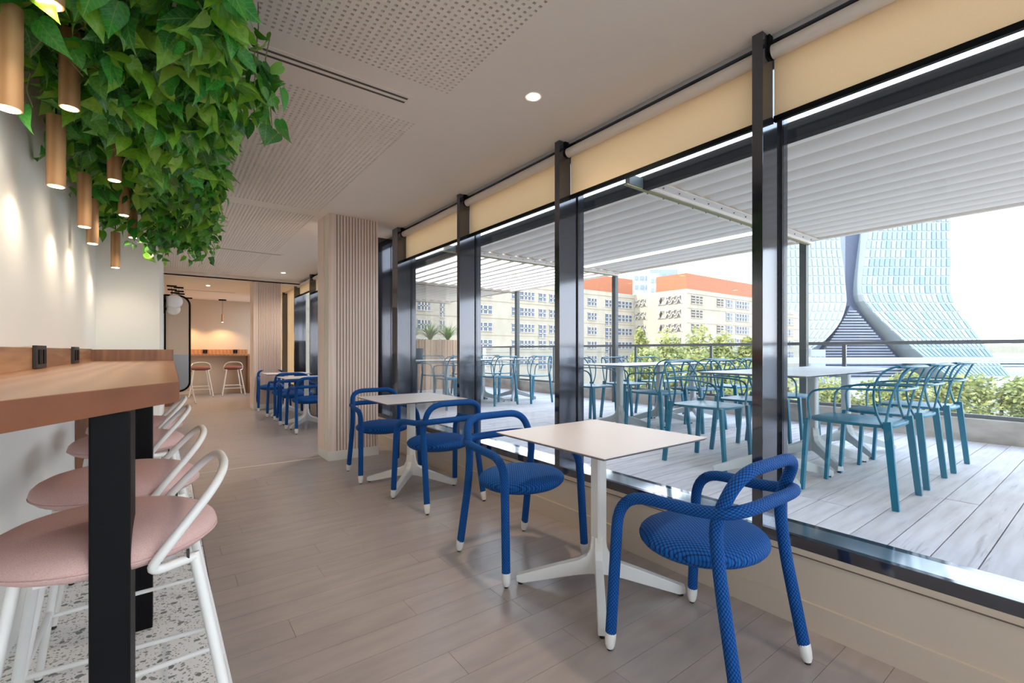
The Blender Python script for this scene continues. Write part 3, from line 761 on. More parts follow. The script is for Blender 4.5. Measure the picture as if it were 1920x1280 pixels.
def socket(loc, rz, s, label, w=0.041):
    t = empty('power_socket', loc, rz); tag(t, label, 'socket', 'black power sockets')
    MB().box(0, 0.012*s, -w*s, w*s, -0.041*s, 0.041*s).build('plate', M['blackp'], t, bevel=0.002)
    for k in (-1, 1):
        MB().box(0.011*s, 0.015*s, k*w*0.48*s - w*0.27*s, k*w*0.48*s + w*0.27*s, -0.026*s, 0.026*s).build('insert', M['black'], t)
socket((-0.455, 2.84, 1.143), 0, 1.2, 'black double socket on the upstand, nearer one', 0.08)
socket((-0.455, 3.80, 1.143), 0, 1.2, 'black double socket on the upstand, farther one', 0.08)

# end counter
t = empty('end_counter', (1.0, 14.65, 0)); tag(t, 'wooden counter fixed along the beige end wall', 'counter')
sub(MB().box(0.10, 1.80, 14.45, 14.898, 1.03, 1.075), 'worktop', M['oak'], t)
sub(MB().box(0.10, 1.80, 14.872, 14.898, 1.075, 1.20), 'upstand', M['oak'], t)
sub(MB().box(1.755, 1.80, 14.45, 14.898, 0.003, 1.03), 'end_panel', M['oakx'], t)
socket((0.80, 14.872, 1.145), -math.pi/2, 1.3, 'black socket on the end counter, left one')
socket((1.50, 14.872, 1.145), -math.pi/2, 1.3, 'black socket on the end counter, right one')
t = empty('side_counter', (0.0, 12.9, 0)); tag(t, 'low wooden counter side behind the black framed partition', 'counter')
sub(MB().box(XR + 0.002, 0.14, 12.0, 13.9, 0.98, 1.03), 'worktop', M['oak'], t)
sub(MB().box(XR + 0.002, 0.14, 12.0, 12.04, 0.003, 0.98), 'end_panel', M['oakx'], t)

# ---------------------------------------------------------------- bar stools (forward = -x)
def make_stool(seatmat):
    t = empty('bar_stool')
    prof = []
    for k in range(13):
        a = -math.pi/2 + math.pi*k/12
        prof.append((max(0.003, 0.222*max(0.0, math.cos(a))**0.55), 0.712 + (0.056 if a > 0 else 0.046)*math.sin(a)))
    MB().lathe(prof, 40).build('seat', seatmat, t, smooth=True)
    mb = MB(); mb.tube([(0.2215*math.cos(2*math.pi*k/40), 0.2215*math.sin(2*math.pi*k/40), 0.706) for k in range(41)], 0.0025, 6)
    mb.build('seam', M['pink'] if seatmat is M['pink'] else M['red'], t, smooth=True)
    half = [(0.165, 0.155, 0.672), (0.075, 0.205, 0.672), (0.115, 0.215, 0.73), (0.235, 0.165, 0.872)]
    pts = half + [(p[0], -p[1], p[2]) for p in reversed(half)]
    MB().tube(fillet(pts, [0, .045, .03, .14, .14, .03, .045, 0], 7), 0.0105, 12).build('back_hoop', M['white'], t, smooth=True)
    feet = {}
    for sx, tx, fx in ((1, 0.165, 0.285), (-1, -0.14, -0.235)):
        for sy in (-1, 1):
            a, b = Vector((tx, sy*(0.15 if sx > 0 else 0.12), 0.680)), Vector((fx, sy*(0.255 if sx > 0 else 0.225), 0.014))
            lg = MB().tube([a, b], 0.0115, 12).build('leg', M['white'], t, smooth=True)
            MB().tube([b, b + Vector((0, 0, -0.010))], 0.011, 10).build('glide', M['blackp'], lg)
            feet[sx, sy] = (a, b)
    def at(k, z):
        a, b = feet[k]; f_ = (a.z - z)/(a.z - b.z); return a + (b - a)*f_
    for sy in (-1, 1): MB().tube([at((1, sy), 0.235), at((-1, sy), 0.235)], 0.008, 8).build('rung', M['white'], t, smooth=True)
    MB().tube([at((1, -1), 0.20), at((1, 1), 0.20)], 0.008, 8).build('rung', M['white'], t, smooth=True)
    MB().tube([at((-1, -1), 0.25), at((-1, 1), 0.25)], 0.010, 8).build('foot_rest', M['white'], t, smooth=True)
    MB().box(0.150, 0.156, -0.172, -0.158, 0.676, 0.694).build('fabric_tag', M['blackp'], t)
    for sy in (-1, 1): MB().box(-0.11, 0.13, sy*0.135 - 0.005, sy*0.135 + 0.005, 0.670, 0.680).build('seat_rail', M['white'], t)
    return t
st = make_stool(M['pink'])
for i, (x, y, lab) in enumerate(((-0.115, 1.50, 'pink seated white bar stool nearest the viewer'), (-0.13, 2.07, 'second pink seated bar stool from the viewer'),
                                 (-0.15, 2.92, 'third pink seated bar stool from the viewer'), (-0.15, 3.52, 'fourth pink seated bar stool, mostly hidden by the counter'))):
    o = place(st, i == 0, (x, y, 0.004), 0, lab); tag(o, lab, 'bar stool', 'pink bar stools at the wooden counter')
st2 = make_stool(M['red'])
for i, (x, y, rz, lab) in enumerate(((0.66, 14.05, -math.pi/2, 'left of the two bar stools at the end counter, rust seat'), (1.36, 14.05, -math.pi/2, 'right of the two bar stools at the end counter, rust seat'),
                                     (0.20, 12.45, 0.0, 'bar stool with only its legs showing below the framed partition'))):
    o = place(st2, i == 0, (x, y, 0.003), rz, lab); tag(o, lab, 'bar stool', 'bar stools at the far end')

# ---------------------------------------------------------------- indoor tables and knitted chairs
def make_table(top_m, edge_m, leg_m, half=0.36, H=0.755, foot=0.405):
    t = empty('square_table')
    top = MB()
    b = half - 0.012
    top.v = [(-b,-b,H-0.013),(b,-b,H-0.013),(b,b,H-0.013),(-b,b,H-0.013),(-half,-half,H-0.003),(half,-half,H-0.003),(half,half,H-0.003),(-half,half,H-0.003),
             (-half,-half,H),(half,-half,H),(half,half,H),(-half,half,H)]
    for q in ((3,2,1,0),(0,1,5,4),(1,2,6,5),(2,3,7,6),(3,0,4,7)): top.face(q, mi=1)
    for q in ((4,5,9,8),(5,6,10,9),(6,7,11,10),(7,4,8,11),(8,9,10,11)): top.face(q, mi=0)
    top.build('tabletop', [top_m, edge_m], t)
    MB().box(-0.15, 0.15, -0.15, 0.15, H-0.024, H-0.013).build('mount_plate', leg_m, t)
    MB().prism([(-0.030,-0.022),(-0.022,-0.030),(0.022,-0.030),(0.030,-0.022),(0.030,0.022),(0.022,0.030),(-0.022,0.030),(-0.030,0.022)], 0.085, H-0.024).build('column', leg_m, t)
    poly = [(0.0,0.26),(0.034,0.26),(0.042,0.20),(0.060,0.165),(0.10,0.142),(0.20,0.112),(foot,0.046),(foot,0.016),(foot-0.03,0.010),(0.12,0.066),(0.05,0.078),(0.0,0.08)]
    me = MB().prism(poly, -0.019, 0.019, lambda a, b_, h: (a, h, b_)).mesh('foot', leg_m, bevel=0.004)
    gl = MB().lathe([(0.013,0.0),(0.013,0.012)], 10, c=(foot-0.02,0,0)).mesh('glide', M['blackp'])
    for k in range(4):
        f_ = inst('foot', me, t, rot=(0,0,math.pi/4 + k*math.pi/2)); inst('glide', gl, f_)
    return t
tb = make_table(M['ttop'], M['edge'], M['white'])
for i, (x, y, lab) in enumerate(((1.69, 1.555, 'nearest square white table by the window'), (1.71, 3.77, 'second square white table, between two blue chairs near the slatted column'),
                                 (1.73, 7.68, 'square white table just behind the near slatted column'), (1.73, 9.22, 'farthest square white table by the far slatted column'))):
    o = place(tb, i == 0, (x, y, 0.003), 0, lab); tag(o, lab, 'table', 'square white indoor tables')

def make_blue_chair():
    t = empty('knit_armchair')
    r = 0.0215
    half = [(0.243,-0.243,0.065), (0.230,-0.178,0.42), (0.232,-0.160,0.60), (0.215,-0.232,0.775)]
    MB().tube(fillet(mirror(half), [0,.10,.06,.12,.12,.06,.10,0], 8), r, 16).build('back_frame', M['blue'], t, smooth=True)
    half = [(0.281,0.238,0.065), (0.268,0.208,0.618), (0.240,-0.13,0.630), (0.228,-0.245,0.655)]
    MB().tube(fillet(mirror(half), [0,.13,.10,.15,.15,.10,.13,0], 8), r, 16).build('arm_frame', M['blue'], t, smooth=True)
    prof = []
    for k in range(15):
        a = -math.pi/2 + math.pi*k/14
        prof.append((max(0.003, 0.243*max(0, math.cos(a))**0.6), 0.450 + (0.050 if a > 0 else 0.060)*math.sin(a)))
    MB().lathe(prof, 40, sx=1.03, sy=0.95, c=(0,0.02,0)).build('seat', M['blueseat'], t, smooth=True)
    for sx in (-1, 1):
        for (fx, fy, dx, dy) in ((0.243,-0.243,-0.0028,0.0125), (0.281,0.238,-0.0015,-0.0035)):
            top = Vector((sx*fx, fy, 0.070)); d_ = Vector((sx*dx, dy, 0.065)).normalized(); bot = top - d_*0.062
            c = MB().tube([top + d_*0.004, top, top - d_*0.025, top - d_*0.05, bot], [0.0205, 0.0222, 0.0215, 0.0185, 0.0135], 14).build('foot_cap', M['white'], t, smooth=True)
            MB().tube([bot, (bot.x, bot.y, 0.0)], 0.010, 10).build('glide', M['blackp'], c)
    return t
PI = math.pi
bc = make_blue_chair()
for i, (x, y, rz, lab) in enumerate(((1.665, 0.972, 0.0, 'blue knitted armchair nearest the viewer, facing away at the nearest table'), (1.61, 2.085, PI + 0.03, 'blue knitted armchair facing the viewer at the nearest table'),
                                     (1.715, 3.245, 0.03, 'blue knitted armchair on the near side of the second table'), (1.64, 4.265, PI - 0.02, 'blue knitted armchair before the near slatted column'),
                                     (1.68, 7.20, 0.0, 'blue knitted armchair just visible past the near column, facing away'), (1.68, 8.13, PI, 'blue knitted armchair facing the viewer at the table behind the near column'),
                                     (1.67, 8.76, 0.0, 'blue knitted armchair on the near side of the farthest table'), (1.66, 10.15, PI, 'farthest blue knitted armchair, before the far slatted column'))):
    o = place(bc, i == 0, (x, y, 0.003), rz, lab); tag(o, lab, 'armchair', 'blue knitted armchairs')

# ---------------------------------------------------------------- terrace: deck, parapet, balustrade, pergola
deck = struct(MB().box(2.385, 6.1, -3.0, 9.6, DECK - 0.12, DECK - 0.022).build('floor', M['deckgap']), 'grey weathered timber deck of the terrace')
bm_cache = {}
def board(L_):
    if L_ not in bm_cache: bm_cache[L_] = MB().box(0, L_ - 0.005, 0, 0.1375, -0.022, 0).mesh('deck_board', M['deck'], bevel=0.0015)
    return bm_cache[L_]
y = 0.356 - 0.1424*12; k = 0
opts = [(1.24, 2.48), (2.48, 1.24), (1.86, 1.86), (0.62, 3.10), (3.10, 0.62), (1.24, 1.24, 1.24)]
RB = random.Random(3)
while y < 9.2:
    x = 2.385
    for L_ in (RB.choice(opts) if y > -0.2 else (3.72,)):
        inst('deck_board', board(L_), deck, (x, y + 0.0025, DECK + RB.uniform(-0.001, 0.001))); x += L_
    y += 0.1424
struct(MB().box(6.10, 6.36, -3.2, 9.7, -0.6, 0.525).build('wall_parapet', M['conc'], bevel=0.006), 'rough concrete parapet of the terrace')
t = empty('glass_balustrade', (6.2, 3.2, 0.525)); tag(t, 'frameless glass balustrade with a grey handrail on the parapet', 'balustrade')
sub(MB().box(6.17, 6.23, -3.1, 9.6, 1.235, 1.272), 'handrail', M['rail'], t, bevel=0.003)
sub(MB().box(6.18, 6.22, -3.1, 9.6, 0.526, 0.56), 'base_shoe', M['rail'], t)
PO = [-1.6, 0.2, 1.95, 3.56, 4.88, 5.42, 6.9, 8.35, 9.55]
for a in PO: sub(MB().box(6.185, 6.215, a - 0.018, a + 0.018, 0.526, 1.24), 'post', M['rail'], t)
prev = -3.1
for a in PO:
    sub(MB().box(6.196, 6.204, prev + 0.02, a - 0.02, 0.56, 1.235), 'pane', M['bglass'], t); prev = a

t = empty('pergola', (4.4, 3.0, DECK)); tag(t, 'white louvred pergola with dark posts over the terrace', 'pergola')
PZ = 2.42
CB = [-3.45, -0.60, 2.25, 5.12, 7.95, 10.8]
sub(MB().box(2.92, 2.985, -3.5, 10.9, PZ - 0.012, PZ + 0.088), 'front_beam', M['pergd'], t, bevel=0.002)
sub(MB().box(5.985, 6.03, -3.5, 10.9, PZ + 0.02, PZ + 0.11), 'outer_beam', M['perg'], t)
for yb in CB:
    sub(MB().box(2.99, 6.02, yb - 0.03, yb + 0.03, PZ - 0.004, PZ + 0.10), 'cross_beam', M['perg'], t, bevel=0.002)
    sub(MB().box(2.74, 6.02, yb - 0.016, yb + 0.016, PZ - 0.014, PZ - 0.004), 'beam_slot', M['olive'], t)
    sub(MB().box(2.76, 2.92, yb - 0.02, yb + 0.02, PZ - 0.004, PZ + 0.07), 'beam_bracket', M['tgrey'], t)
    for s in (-1, 1):
        sub(MB().box(2.99, 6.0, yb + s*0.075 - 0.04, yb + s*0.075 + 0.04, PZ + 0.02, PZ + 0.03), 'gutter', M['perg'], t)
        mbb = MB()
        for k in range(14): mbb.tube([(3.10 + k*0.2145, yb + s*0.075, PZ + 0.020), (3.10 + k*0.2145, yb + s*0.075, PZ + 0.012)], 0.006, 6)
        sub(mbb, 'pivot_pin', M['tgrey'], t)
for yp in (2.29, 5.15, 7.85, -0.56):
    sub(MB().box(5.96, 6.035, yp - 0.037, yp + 0.037, DECK, PZ + 0.02), 'post', M['tgrey'], t, bevel=0.003)
prof = [(-0.112, 0.034), (-0.09, 0.014), (-0.05, 0.002), (0.0, 0.0), (0.06, 0.006), (0.100, 0.022), (0.115, 0.040), (0.112, 0.048), (0.06, 0.028), (0.0, 0.026), (-0.05, 0.028), (-0.105, 0.046)]
lm = {}
for j in range(5):
    L_ = round(CB[j+1] - CB[j] - 0.10, 3)
    if L_ not in lm: lm[L_] = MB().prism(prof, -L_/2, L_/2, lambda a, b_, h: (a, h, b_)).mesh('louver', M['perg'], smooth=True)
    for k in range(14):
        rot = 0.0
        if j == 3: rot = math.radians(-42)
        if j == 2 and k == 10: rot = math.radians(-34)
        o = inst('louver', lm[L_], t, rot=(0, rot, 0)); o.location = (3.10 + k*0.2145 - 4.4, (CB[j] + CB[j+1])/2 - 3.0, PZ + 0.035 - DECK)

# deck tables and chairs
ot = make_table(M['otop'], M['rail'], M['ometal'], half=0.345, H=0.71, foot=0.385)
ot.name = 'deck_table'
for i, (x, y, lab) in enumerate(((3.345, 1.48, 'deck table nearest the window at the right, behind the mullion'), (4.045, 1.48, 'middle deck table of the right-hand row'), (4.745, 1.48, 'deck table nearest the balustrade in the right-hand row'),
                                 (3.98, 3.35, 'deck table nearest the window in the middle row'), (4.69, 3.35, 'centre deck table of the middle row'), (5.40, 3.35, 'deck table by the balustrade in the middle row'),
                                 (2.92, 6.57, 'deck table nearest the window in the farthest row'), (3.60, 6.57, 'second deck table from the window in the farthest row'), (4.283, 6.57, 'third deck table from the window in the farthest row'), (4.963, 6.57, 'deck table nearest the balustrade in the farthest row'))):
    o = place(ot, i == 0, (x, y, DECK), 0, lab); tag(o, lab, 'table', 'pale square deck tables')
def make_teal_chair():
    """front = +y"""
    t = empty('deck_armchair')
    n = 28; prof_pts = []
    for k in range(n):
        a = 2*math.pi*k/n; c_, s_ = math.cos(a), math.sin(a)
        w = 0.205 + 0.02*(-s_); prof_pts.append((math.copysign(abs(c_)**0.45, c_)*w, math.copysign(abs(s_)**0.5, s_)*0.218 + 0.0))
    MB().prism(prof_pts, 0.432, 0.450).build('seat', M['teal'], t, smooth=True, bevel=0.004)
    for sx in (-1, 1):
        MB().bar((sx*0.188, 0.205, 0.445), (sx*0.188, 0.232, 0.0), 0.036, 0.022, up=(0,1,0), taper=0.85).build('leg', M['teal'], t)
        MB().bar((sx*0.205, -0.195, 0.47), (sx*0.226, -0.238, 0.0), 0.024, 0.036, up=(0,1,0), taper=0.85).build('leg', M['teal'], t)
        # two struts that split above the seat and bend back into the crest
        p1 = [(sx*0.205,-0.178,0.43), (sx*0.222,-0.145,0.53), (sx*0.224,-0.135,0.64), (sx*0.216,-0.165,0.735), (sx*0.196,-0.225,0.772), (sx*0.165,-0.262,0.774)]
        p2 = [(sx*0.205,-0.183,0.43), (sx*0.212,-0.200,0.53), (sx*0.209,-0.222,0.64), (sx*0.194,-0.255,0.72), (sx*0.165,-0.278,0.760), (sx*0.12,-0.290,0.768)]
        MB().tube(fillet(p1, 0.05, 4), 0.008, 8, flat=(0.018, 0.012)).build('strut', M['teal'], t, smooth=True)
        MB().tube(fillet(p2, 0.05, 4), 0.008, 8, flat=(0.018, 0.012)).build('strut', M['teal'], t, smooth=True)
    half = [(0.195, 0.185, 0.445), (0.222, 0.195, 0.615), (0.235, 0.05, 0.640), (0.228, -0.15, 0.645), (0.19, -0.255, 0.645)]
    MB().tube(fillet(mirror(half), [0,.11,.05,.05,.13,.13,.05,.05,.11,0], 6), 0.008, 8, flat=(0.019, 0.013)).build('arm_ring', M['teal'], t, smooth=True)
    cr = [(0.185*math.sin(a), -0.215 - 0.080*math.cos(a), 0.770) for a in [math.radians(-75 + 150*k/12) for k in range(13)]]
    MB().tube(cr, 0.01, 10, flat=(0.052, 0.016)).build('crest', M['teal'], t, smooth=True)
    return t
tc_ = make_teal_chair()
spots = [(3.35, 0.985, 0, 'teal armchair nearest the glass of the three at the right'), (3.98, 0.985, 0, 'middle teal armchair of the three at the right'), (4.645, 0.975, 0, 'teal armchair nearest the balustrade of the three at the right'),
         (3.34, 1.94, PI, 'large teal armchair facing the window between the two nearest mullions'), (4.02, 1.94, PI, 'teal armchair facing the middle table of the right-hand row'), (4.66, 1.95, PI, 'teal armchair seen past the mullion, facing the right-hand row by the balustrade'),
         (3.95, 2.86, 0, 'teal armchair with its back to the window, first in the middle row'), (4.65, 2.87, 0, 'teal armchair on the near side of the middle row, second from the window'), (5.32, 2.85, 0, 'teal armchair on the near side of the middle row, by the balustrade'),
         (4.05, 3.84, PI, 'teal armchair on the far side of the middle row, first beside the mullion'), (4.70, 3.84, PI, 'teal armchair on the far side of the middle row, second'), (5.40, 3.84, PI, 'teal armchair on the far side of the middle row, before the trees'),
         (3.42, 6.08, 0, 'teal armchair half hidden by the mullion in the farthest row'), (4.245, 6.075, 0.02, 'teal armchair in the middle of the farthest row, back to the viewer'), (4.906, 5.99, 0.0, 'teal armchair standing out at the right of the farthest row'),
         (3.70, 7.06, PI, 'pale teal armchair before the planter at the far left'), (4.30, 7.06, PI, 'teal armchair on the far side of the farthest row, hidden by the mullion'), (4.92, 7.06, PI, 'teal armchair on the far side of the farthest row beside the planter corner')]
for i, (x, y, rz, lab) in enumerate(spots):
    o = place(tc_, i == 0, (x, y, DECK), rz, lab); tag(o, lab, 'armchair', 'teal deck armchairs')

# planter with grasses
t = empty('planter', (4.3, 9.5, DECK)); tag(t, 'tall wooden plank planter filled with spiky grass at the end of the deck', 'planter')
PXA, PXB = -1.9, 1.62
MB().box(PXA + 0.03, PXB - 0.03, -0.25, 0.3, 0, 1.06).build('box', M['felt'], t)
me = MB().box(-0.068, 0.068, -0.012, 0.012, 0, 1.10).mesh('plank', M['cedar'], bevel=0.002)
n = int((PXB - PXA)/0.14)
for k in range(n): inst('plank', me, t, (PXA + 0.07 + k*0.14, -0.27, 0))
for k in range(4): inst('plank', me, t, (PXB - 0.02, -0.19 + k*0.14, 0), rot=(0,0,PI/2))
MB().box(PXA, PXB, -0.29, -0.284, 0.42, 0.445).build('batten', M['cedar'], t)
def grass(x, y, h, label, seed):
    g = empty('grass_plant', (x, y, DECK + 1.06)); tag(g, label, 'plant', 'spiky planter grasses')
    rg = random.Random(seed); mb = MB()
    for k in range(85):
        a = rg.uniform(0, 2*PI); L_ = h*rg.uniform(0.6, 1.1); lean = rg.uniform(0.25, 1.15); w = 0.016
        d = Vector((math.cos(a), math.sin(a), 0)); s = Vector((-d.y, d.x, 0)); b = len(mb.v)
        for i in range(5):
            f = i/4; p = d*(L_*lean*f**1.5) + Vector((0,0,L_*(f - 0.45*lean*f*f))); ww = w*(1 - f*0.92)
            mb.v.append(tuple(p + s*ww)); mb.v.append(tuple(p - s*ww))
        for i in range(4): mb.face((b+2*i, b+2*i+1, b+2*i+3, b+2*i+2))
    mb.build('blades', M['grassl'], g, fixn=False)
for k, (x, h, lab) in enumerate(((4.28, 0.58, 'spiky grass plant at the left end of the visible planter'), (4.74, 0.58, 'second spiky grass plant in the planter'), (5.2, 0.58, 'third spiky grass plant in the planter, beside the mullion'), (5.62, 0.5, 'spiky grass plant behind the mullion'), (3.82, 0.5, 'spiky grass plant behind the far mullion'))):
    grass(x, 9.45, h, lab, 20 + k)
t = empty('pot_stand', (3.62, 7.75, DECK)); tag(t, 'grey pot on a dark pole beside the far deck table', 'pot')
MB().tube([(0,0,0),(0,0,0.62)], 0.022, 10).build('pole', M['tgrey'], t, smooth=True)
MB().lathe([(0.075,0.62),(0.10,0.64),(0.125,0.90),(0.118,0.90),(0.10,0.70)], 20).build('pot', M['pot'], t, smooth=True)
MB().tube(fillet([(-0.02,0,0.85),(-0.02,0,1.06),(-0.14,0,1.08),(-0.14,0,1.0)], 0.04, 4), 0.016, 8).build('tap', M['tgrey'], t, smooth=True)

# ---------------------------------------------------------------- city beyond
GZ = -14.0
struct(MB().box(-200, 1500, -600, 1500, GZ - 1, GZ).build('ground', M['ground']), 'street level far below the terrace')
struct(MB().box(6.36, 6.7, -3.2, 9.7, GZ, -0.4).build('wall_facade', M['conc']), 'outer face of the building below the terrace')
BY, BX, BY2 = 78.4, 99.0, 63.0
t = empty('apartment_building', (110, 80, GZ)); tag(t, 'long cream office building with orange top storey beyond the terrace', 'building')
sub(MB().box(10, BX, BY, BY + 18, GZ, 15.9), 'cream_wing', M['bwall'], t)
sub(MB().box(BX, 152, BY2, BY + 18, GZ, 15.9), 'cream_block', M['bwall'], t)
sub(MB().box(152, 161, BY2, BY + 18, GZ, 13.6), 'low_block', M['bwall'], t)
sub(MB().box(78, BX, BY + 0.6, BY + 17, 15.9, 20.0), 'orange_storey', M['orange'], t)
sub(MB().box(BX + 0.5, 150, BY2 + 0.5, BY2 + 9, 15.9, 19.8), 'orange_storey', M['orange'], t)
sub(MB().box(64, 78, BY + 2, BY + 16, 15.9, 21.5), 'plant_room', M['bgrey'], t)
for zz in (14.9, 11.4, 7.9, 4.4, 0.9):
    sub(MB().box(10, BX, BY - 0.12, BY, zz - 0.06, zz + 0.06), 'floor_line', M['bwall'], t)
    sub(MB().box(BX - 0.12, 161, BY2 - 0.12, BY2, zz - 0.06, zz + 0.06), 'floor_line', M['bwall'], t)
def far_window(x0, x1, z0, z1, y, cols, rows, dark=False, lattice=False, along='x', xx=0):
    f = (lambda a, b_, h: (a, y + h, b_)) if along == 'x' else (lambda a, b_, h: (xx + h, a, b_))
    g = MB().prism([(x0, z0), (x1, z0), (x1, z1), (x0, z1)], -0.05, 0.3, f)
    w = sub(g, 'window', M['bdark'] if dark else M['bwin'], t)
    m = MB()
    def strip(a0, a1, b0, b1): m.prism([(a0, b0), (a1, b0), (a1, b1), (a0, b1)], -0.22, -0.04, f)
    if lattice:
        k = 8
        for i in range(k):
            c = x0 + (x1-x0)*(i + 0.5)/k; sl = (-1 if i % 3 else 1)*0.5
            m.prism([(c - 0.13 - sl, z0), (c + 0.13 - sl, z0), (c + 0.13 + sl, z1), (c - 0.13 + sl, z1)], -0.22, -0.04, f)
    else:
        for i in range(1, cols): c = x0 + (x1-x0)*i/cols; strip(c - 0.14, c + 0.14, z0, z1)
        for i in range(1, rows): c = z0 + (z1-z0)*i/rows; strip(x0, x1, c - 0.09, c + 0.09)
        strip(x0 - 0.12, x1 + 0.12, z0 - 0.15, z0); strip(x0 - 0.12, x1 + 0.12, z1, z1 + 0.15)
    m.build('muntins', M['bframe'], w)
RW = random.Random(5)
for zc_ in (13.0, 9.5, 6.0, 2.5, -1.0):
    for ua, ub, c in ((783, 806, 4), (825, 833, 2), (896, 922, 3), (960, 966, 1), (975, 1001, 4), (1010, 1023, 2), (1030, 1041, 2), (1058, 1072, 2), (1083, 1094, 2), (1102, 1118, 3), (1135, 1146, 2), (1158, 1184, 4)):
        tall = (c == 2 and RW.random() < 0.35)
        far_window(onY(ua, BY), onY(ub, BY), zc_ - (1.9 if tall else 0.8), zc_ + 0.8, BY, c, 3 if tall else 2)
for zc_ in (13.5, 10.1, 6.7, 3.3, -0.1):
    for j, (ua, ub, c) in enumerate(((1296, 1317, 3), (1344, 1356, 2), (1361, 1373, 2), (1379, 1404, 5), (1420, 1445, 4), (1468, 1487, 3))):
        if j == 1 and zc_ in (10.1, -0.1): continue
        far_window(onY(ua, BY2), onY(ub, BY2), zc_ - 0.95, zc_ + 0.85 - (1.5 if j == 5 and zc_ > 13 else 0), BY2, c, 3 if j < 2 else 2, dark=(j < 2))
    for ua, ub in ((1192, 1211), (1237, 1243), (1249, 1277)):
        y1, y0 = onX(ua, BX), onX(ub, BX)
        far_window(y0, y1, zc_ - 0.95, zc_ + 0.95, 0, 3, 2, dark=True, lattice=True, along='y', xx=BX)

def prep_block(name, u0, u1, v0, dep, thick, m_, label, rows=5, cols=4):
    a = ray(u0, HORIZON)*dep; b = ray(u1, HORIZON)*dep; h_ = CAM_H + (HORIZON - v0)*dep/F_PX
    d = (b - a); d.z = 0; fw = Vector((SN, CS, 0)); t = empty(name, ((a.x+b.x)/2, (a.y+b.y)/2, GZ)); tag(t, label, 'building')
    b2, a2 = b + fw*thick, a + fw*thick
    o = MB().prism([(a.x, a.y), (b.x, b.y), (b2.x, b2.y), (a2.x, a2.y)], GZ, h_).build('block', m_, t); o.matrix_parent_inverse = Matrix.Translation(-Vector(t.location))
    for r_ in range(rows):
        m = MB(); z1 = h_ - 2.5 - r_*4.2
        for c in range(cols):
            p = a + d*((c + 0.2)/cols); q = a + d*((c + 0.8)/cols)
            m.prism([(p.x, p.y), (q.x, q.y), ((q + fw*0.5).x, (q + fw*0.5).y), ((p + fw*0.5).x, (p + fw*0.5).y)], z1 - 1.8, z1)
            for i in range(-8, 0): m.v[i] = (m.v[i][0] - SN*0.3, m.v[i][1] - CS*0.3, m.v[i][2])
        o = m.build('window_row', M['bgrey'], t); o.matrix_parent_inverse = Matrix.Translation(-Vector(t.location))
    return t
prep_block('tower_block', 1188, 1219, 507, 210, 20, M['bwhite'], 'white modern tower block behind the gap in the cream building', 5, 3)
prep_block('tower_block', 1219, 1236, 512, 205, 20, M['bwhite'], 'narrow white block with blue edge behind the orange storey', 5, 2)
prep_block('tower_block', 1219, 1271, 505, 260, 20, M['bgrey'], 'distant grey block just above the orange storey', 2, 4)
prep_block('tower_block', 1490, 1520, 640, 170, 20, M['bwall'], 'low cream block left of the glass tower', 4, 3)
prep_block('tower_block', 1520, 1548, 655, 170, 20, M['bwhite'], 'low white block at the foot of the glass tower', 3, 3)

# curved glass tower
TD = 260.0
FW, RT = Vector((SN, CS, 0)), Vector((CS, -SN, 0))
def tw(u, v, dd=0.0):
    dep = TD
    return FW*(dep + dd) + RT*((u - 960.0)/F_PX*dep) + Vector((0, 0, CAM_H + (HORIZON - v)*dep/F_PX))
def lerp_curve(pts, v):
    for (u0, v0), (u1, v1) in zip(pts, pts[1:]):
        if v0 <= v <= v1: return u0 + (u1-u0)*(v - v0)/(v1 - v0)
    return pts[0][0] if v < pts[0][1] else pts[-1][0]
def smoothc(pts):
    out = []
    for i in range(len(pts)-1):
        p0, p1, p2, p3 = pts[max(0,i-1)], pts[i], pts[i+1], pts[min(len(pts)-1,i+2)]
        for k in range(6):
            t_ = k/6; t2 = t_*t_; t3 = t2*t_
            out.append(tuple(0.5*((2*p1[j]) + (-p0[j]+p2[j])*t_ + (2*p0[j]-5*p1[j]+4*p2[j]-p3[j])*t2 + (-p0[j]+3*p1[j]-3*p2[j]+p3[j])*t3) for j in (0,1)))
    out.append(pts[-1]); return out
RL_ = smoothc([(1638, 220), (1630, 400), (1622, 470), (1614, 545), (1624, 575), (1652, 612), (1690, 655), (1722, 690), (1745, 712)])
RR_ = smoothc([(1776, 220), (1781, 400), (1783, 480), (1783, 556), (1797, 590), (1816, 635), (1834, 675), (1842, 690), (1852, 712)])
LR_ = smoothc([(1566, 220), (1575, 440), (1582, 500), (1586, 545), (1584, 570), (1570, 600), (1551, 622), (1530, 640), (1490, 662), (1440, 690)])
LL_ = [(1452, 220), (1452, 560), (1420, 640), (1380, 712)]
def dep_prof(v): return 0.0 if v < 540 else -14.0*((v - 540)/170.0)**1.4
t = empty('glass_tower', tuple(tw(1660, 690)[:2]) + (GZ,)); tag(t, 'tall curved glass tower with a dark split core', 'tower')
inv = Matrix.Translation(-Vector(t.location))
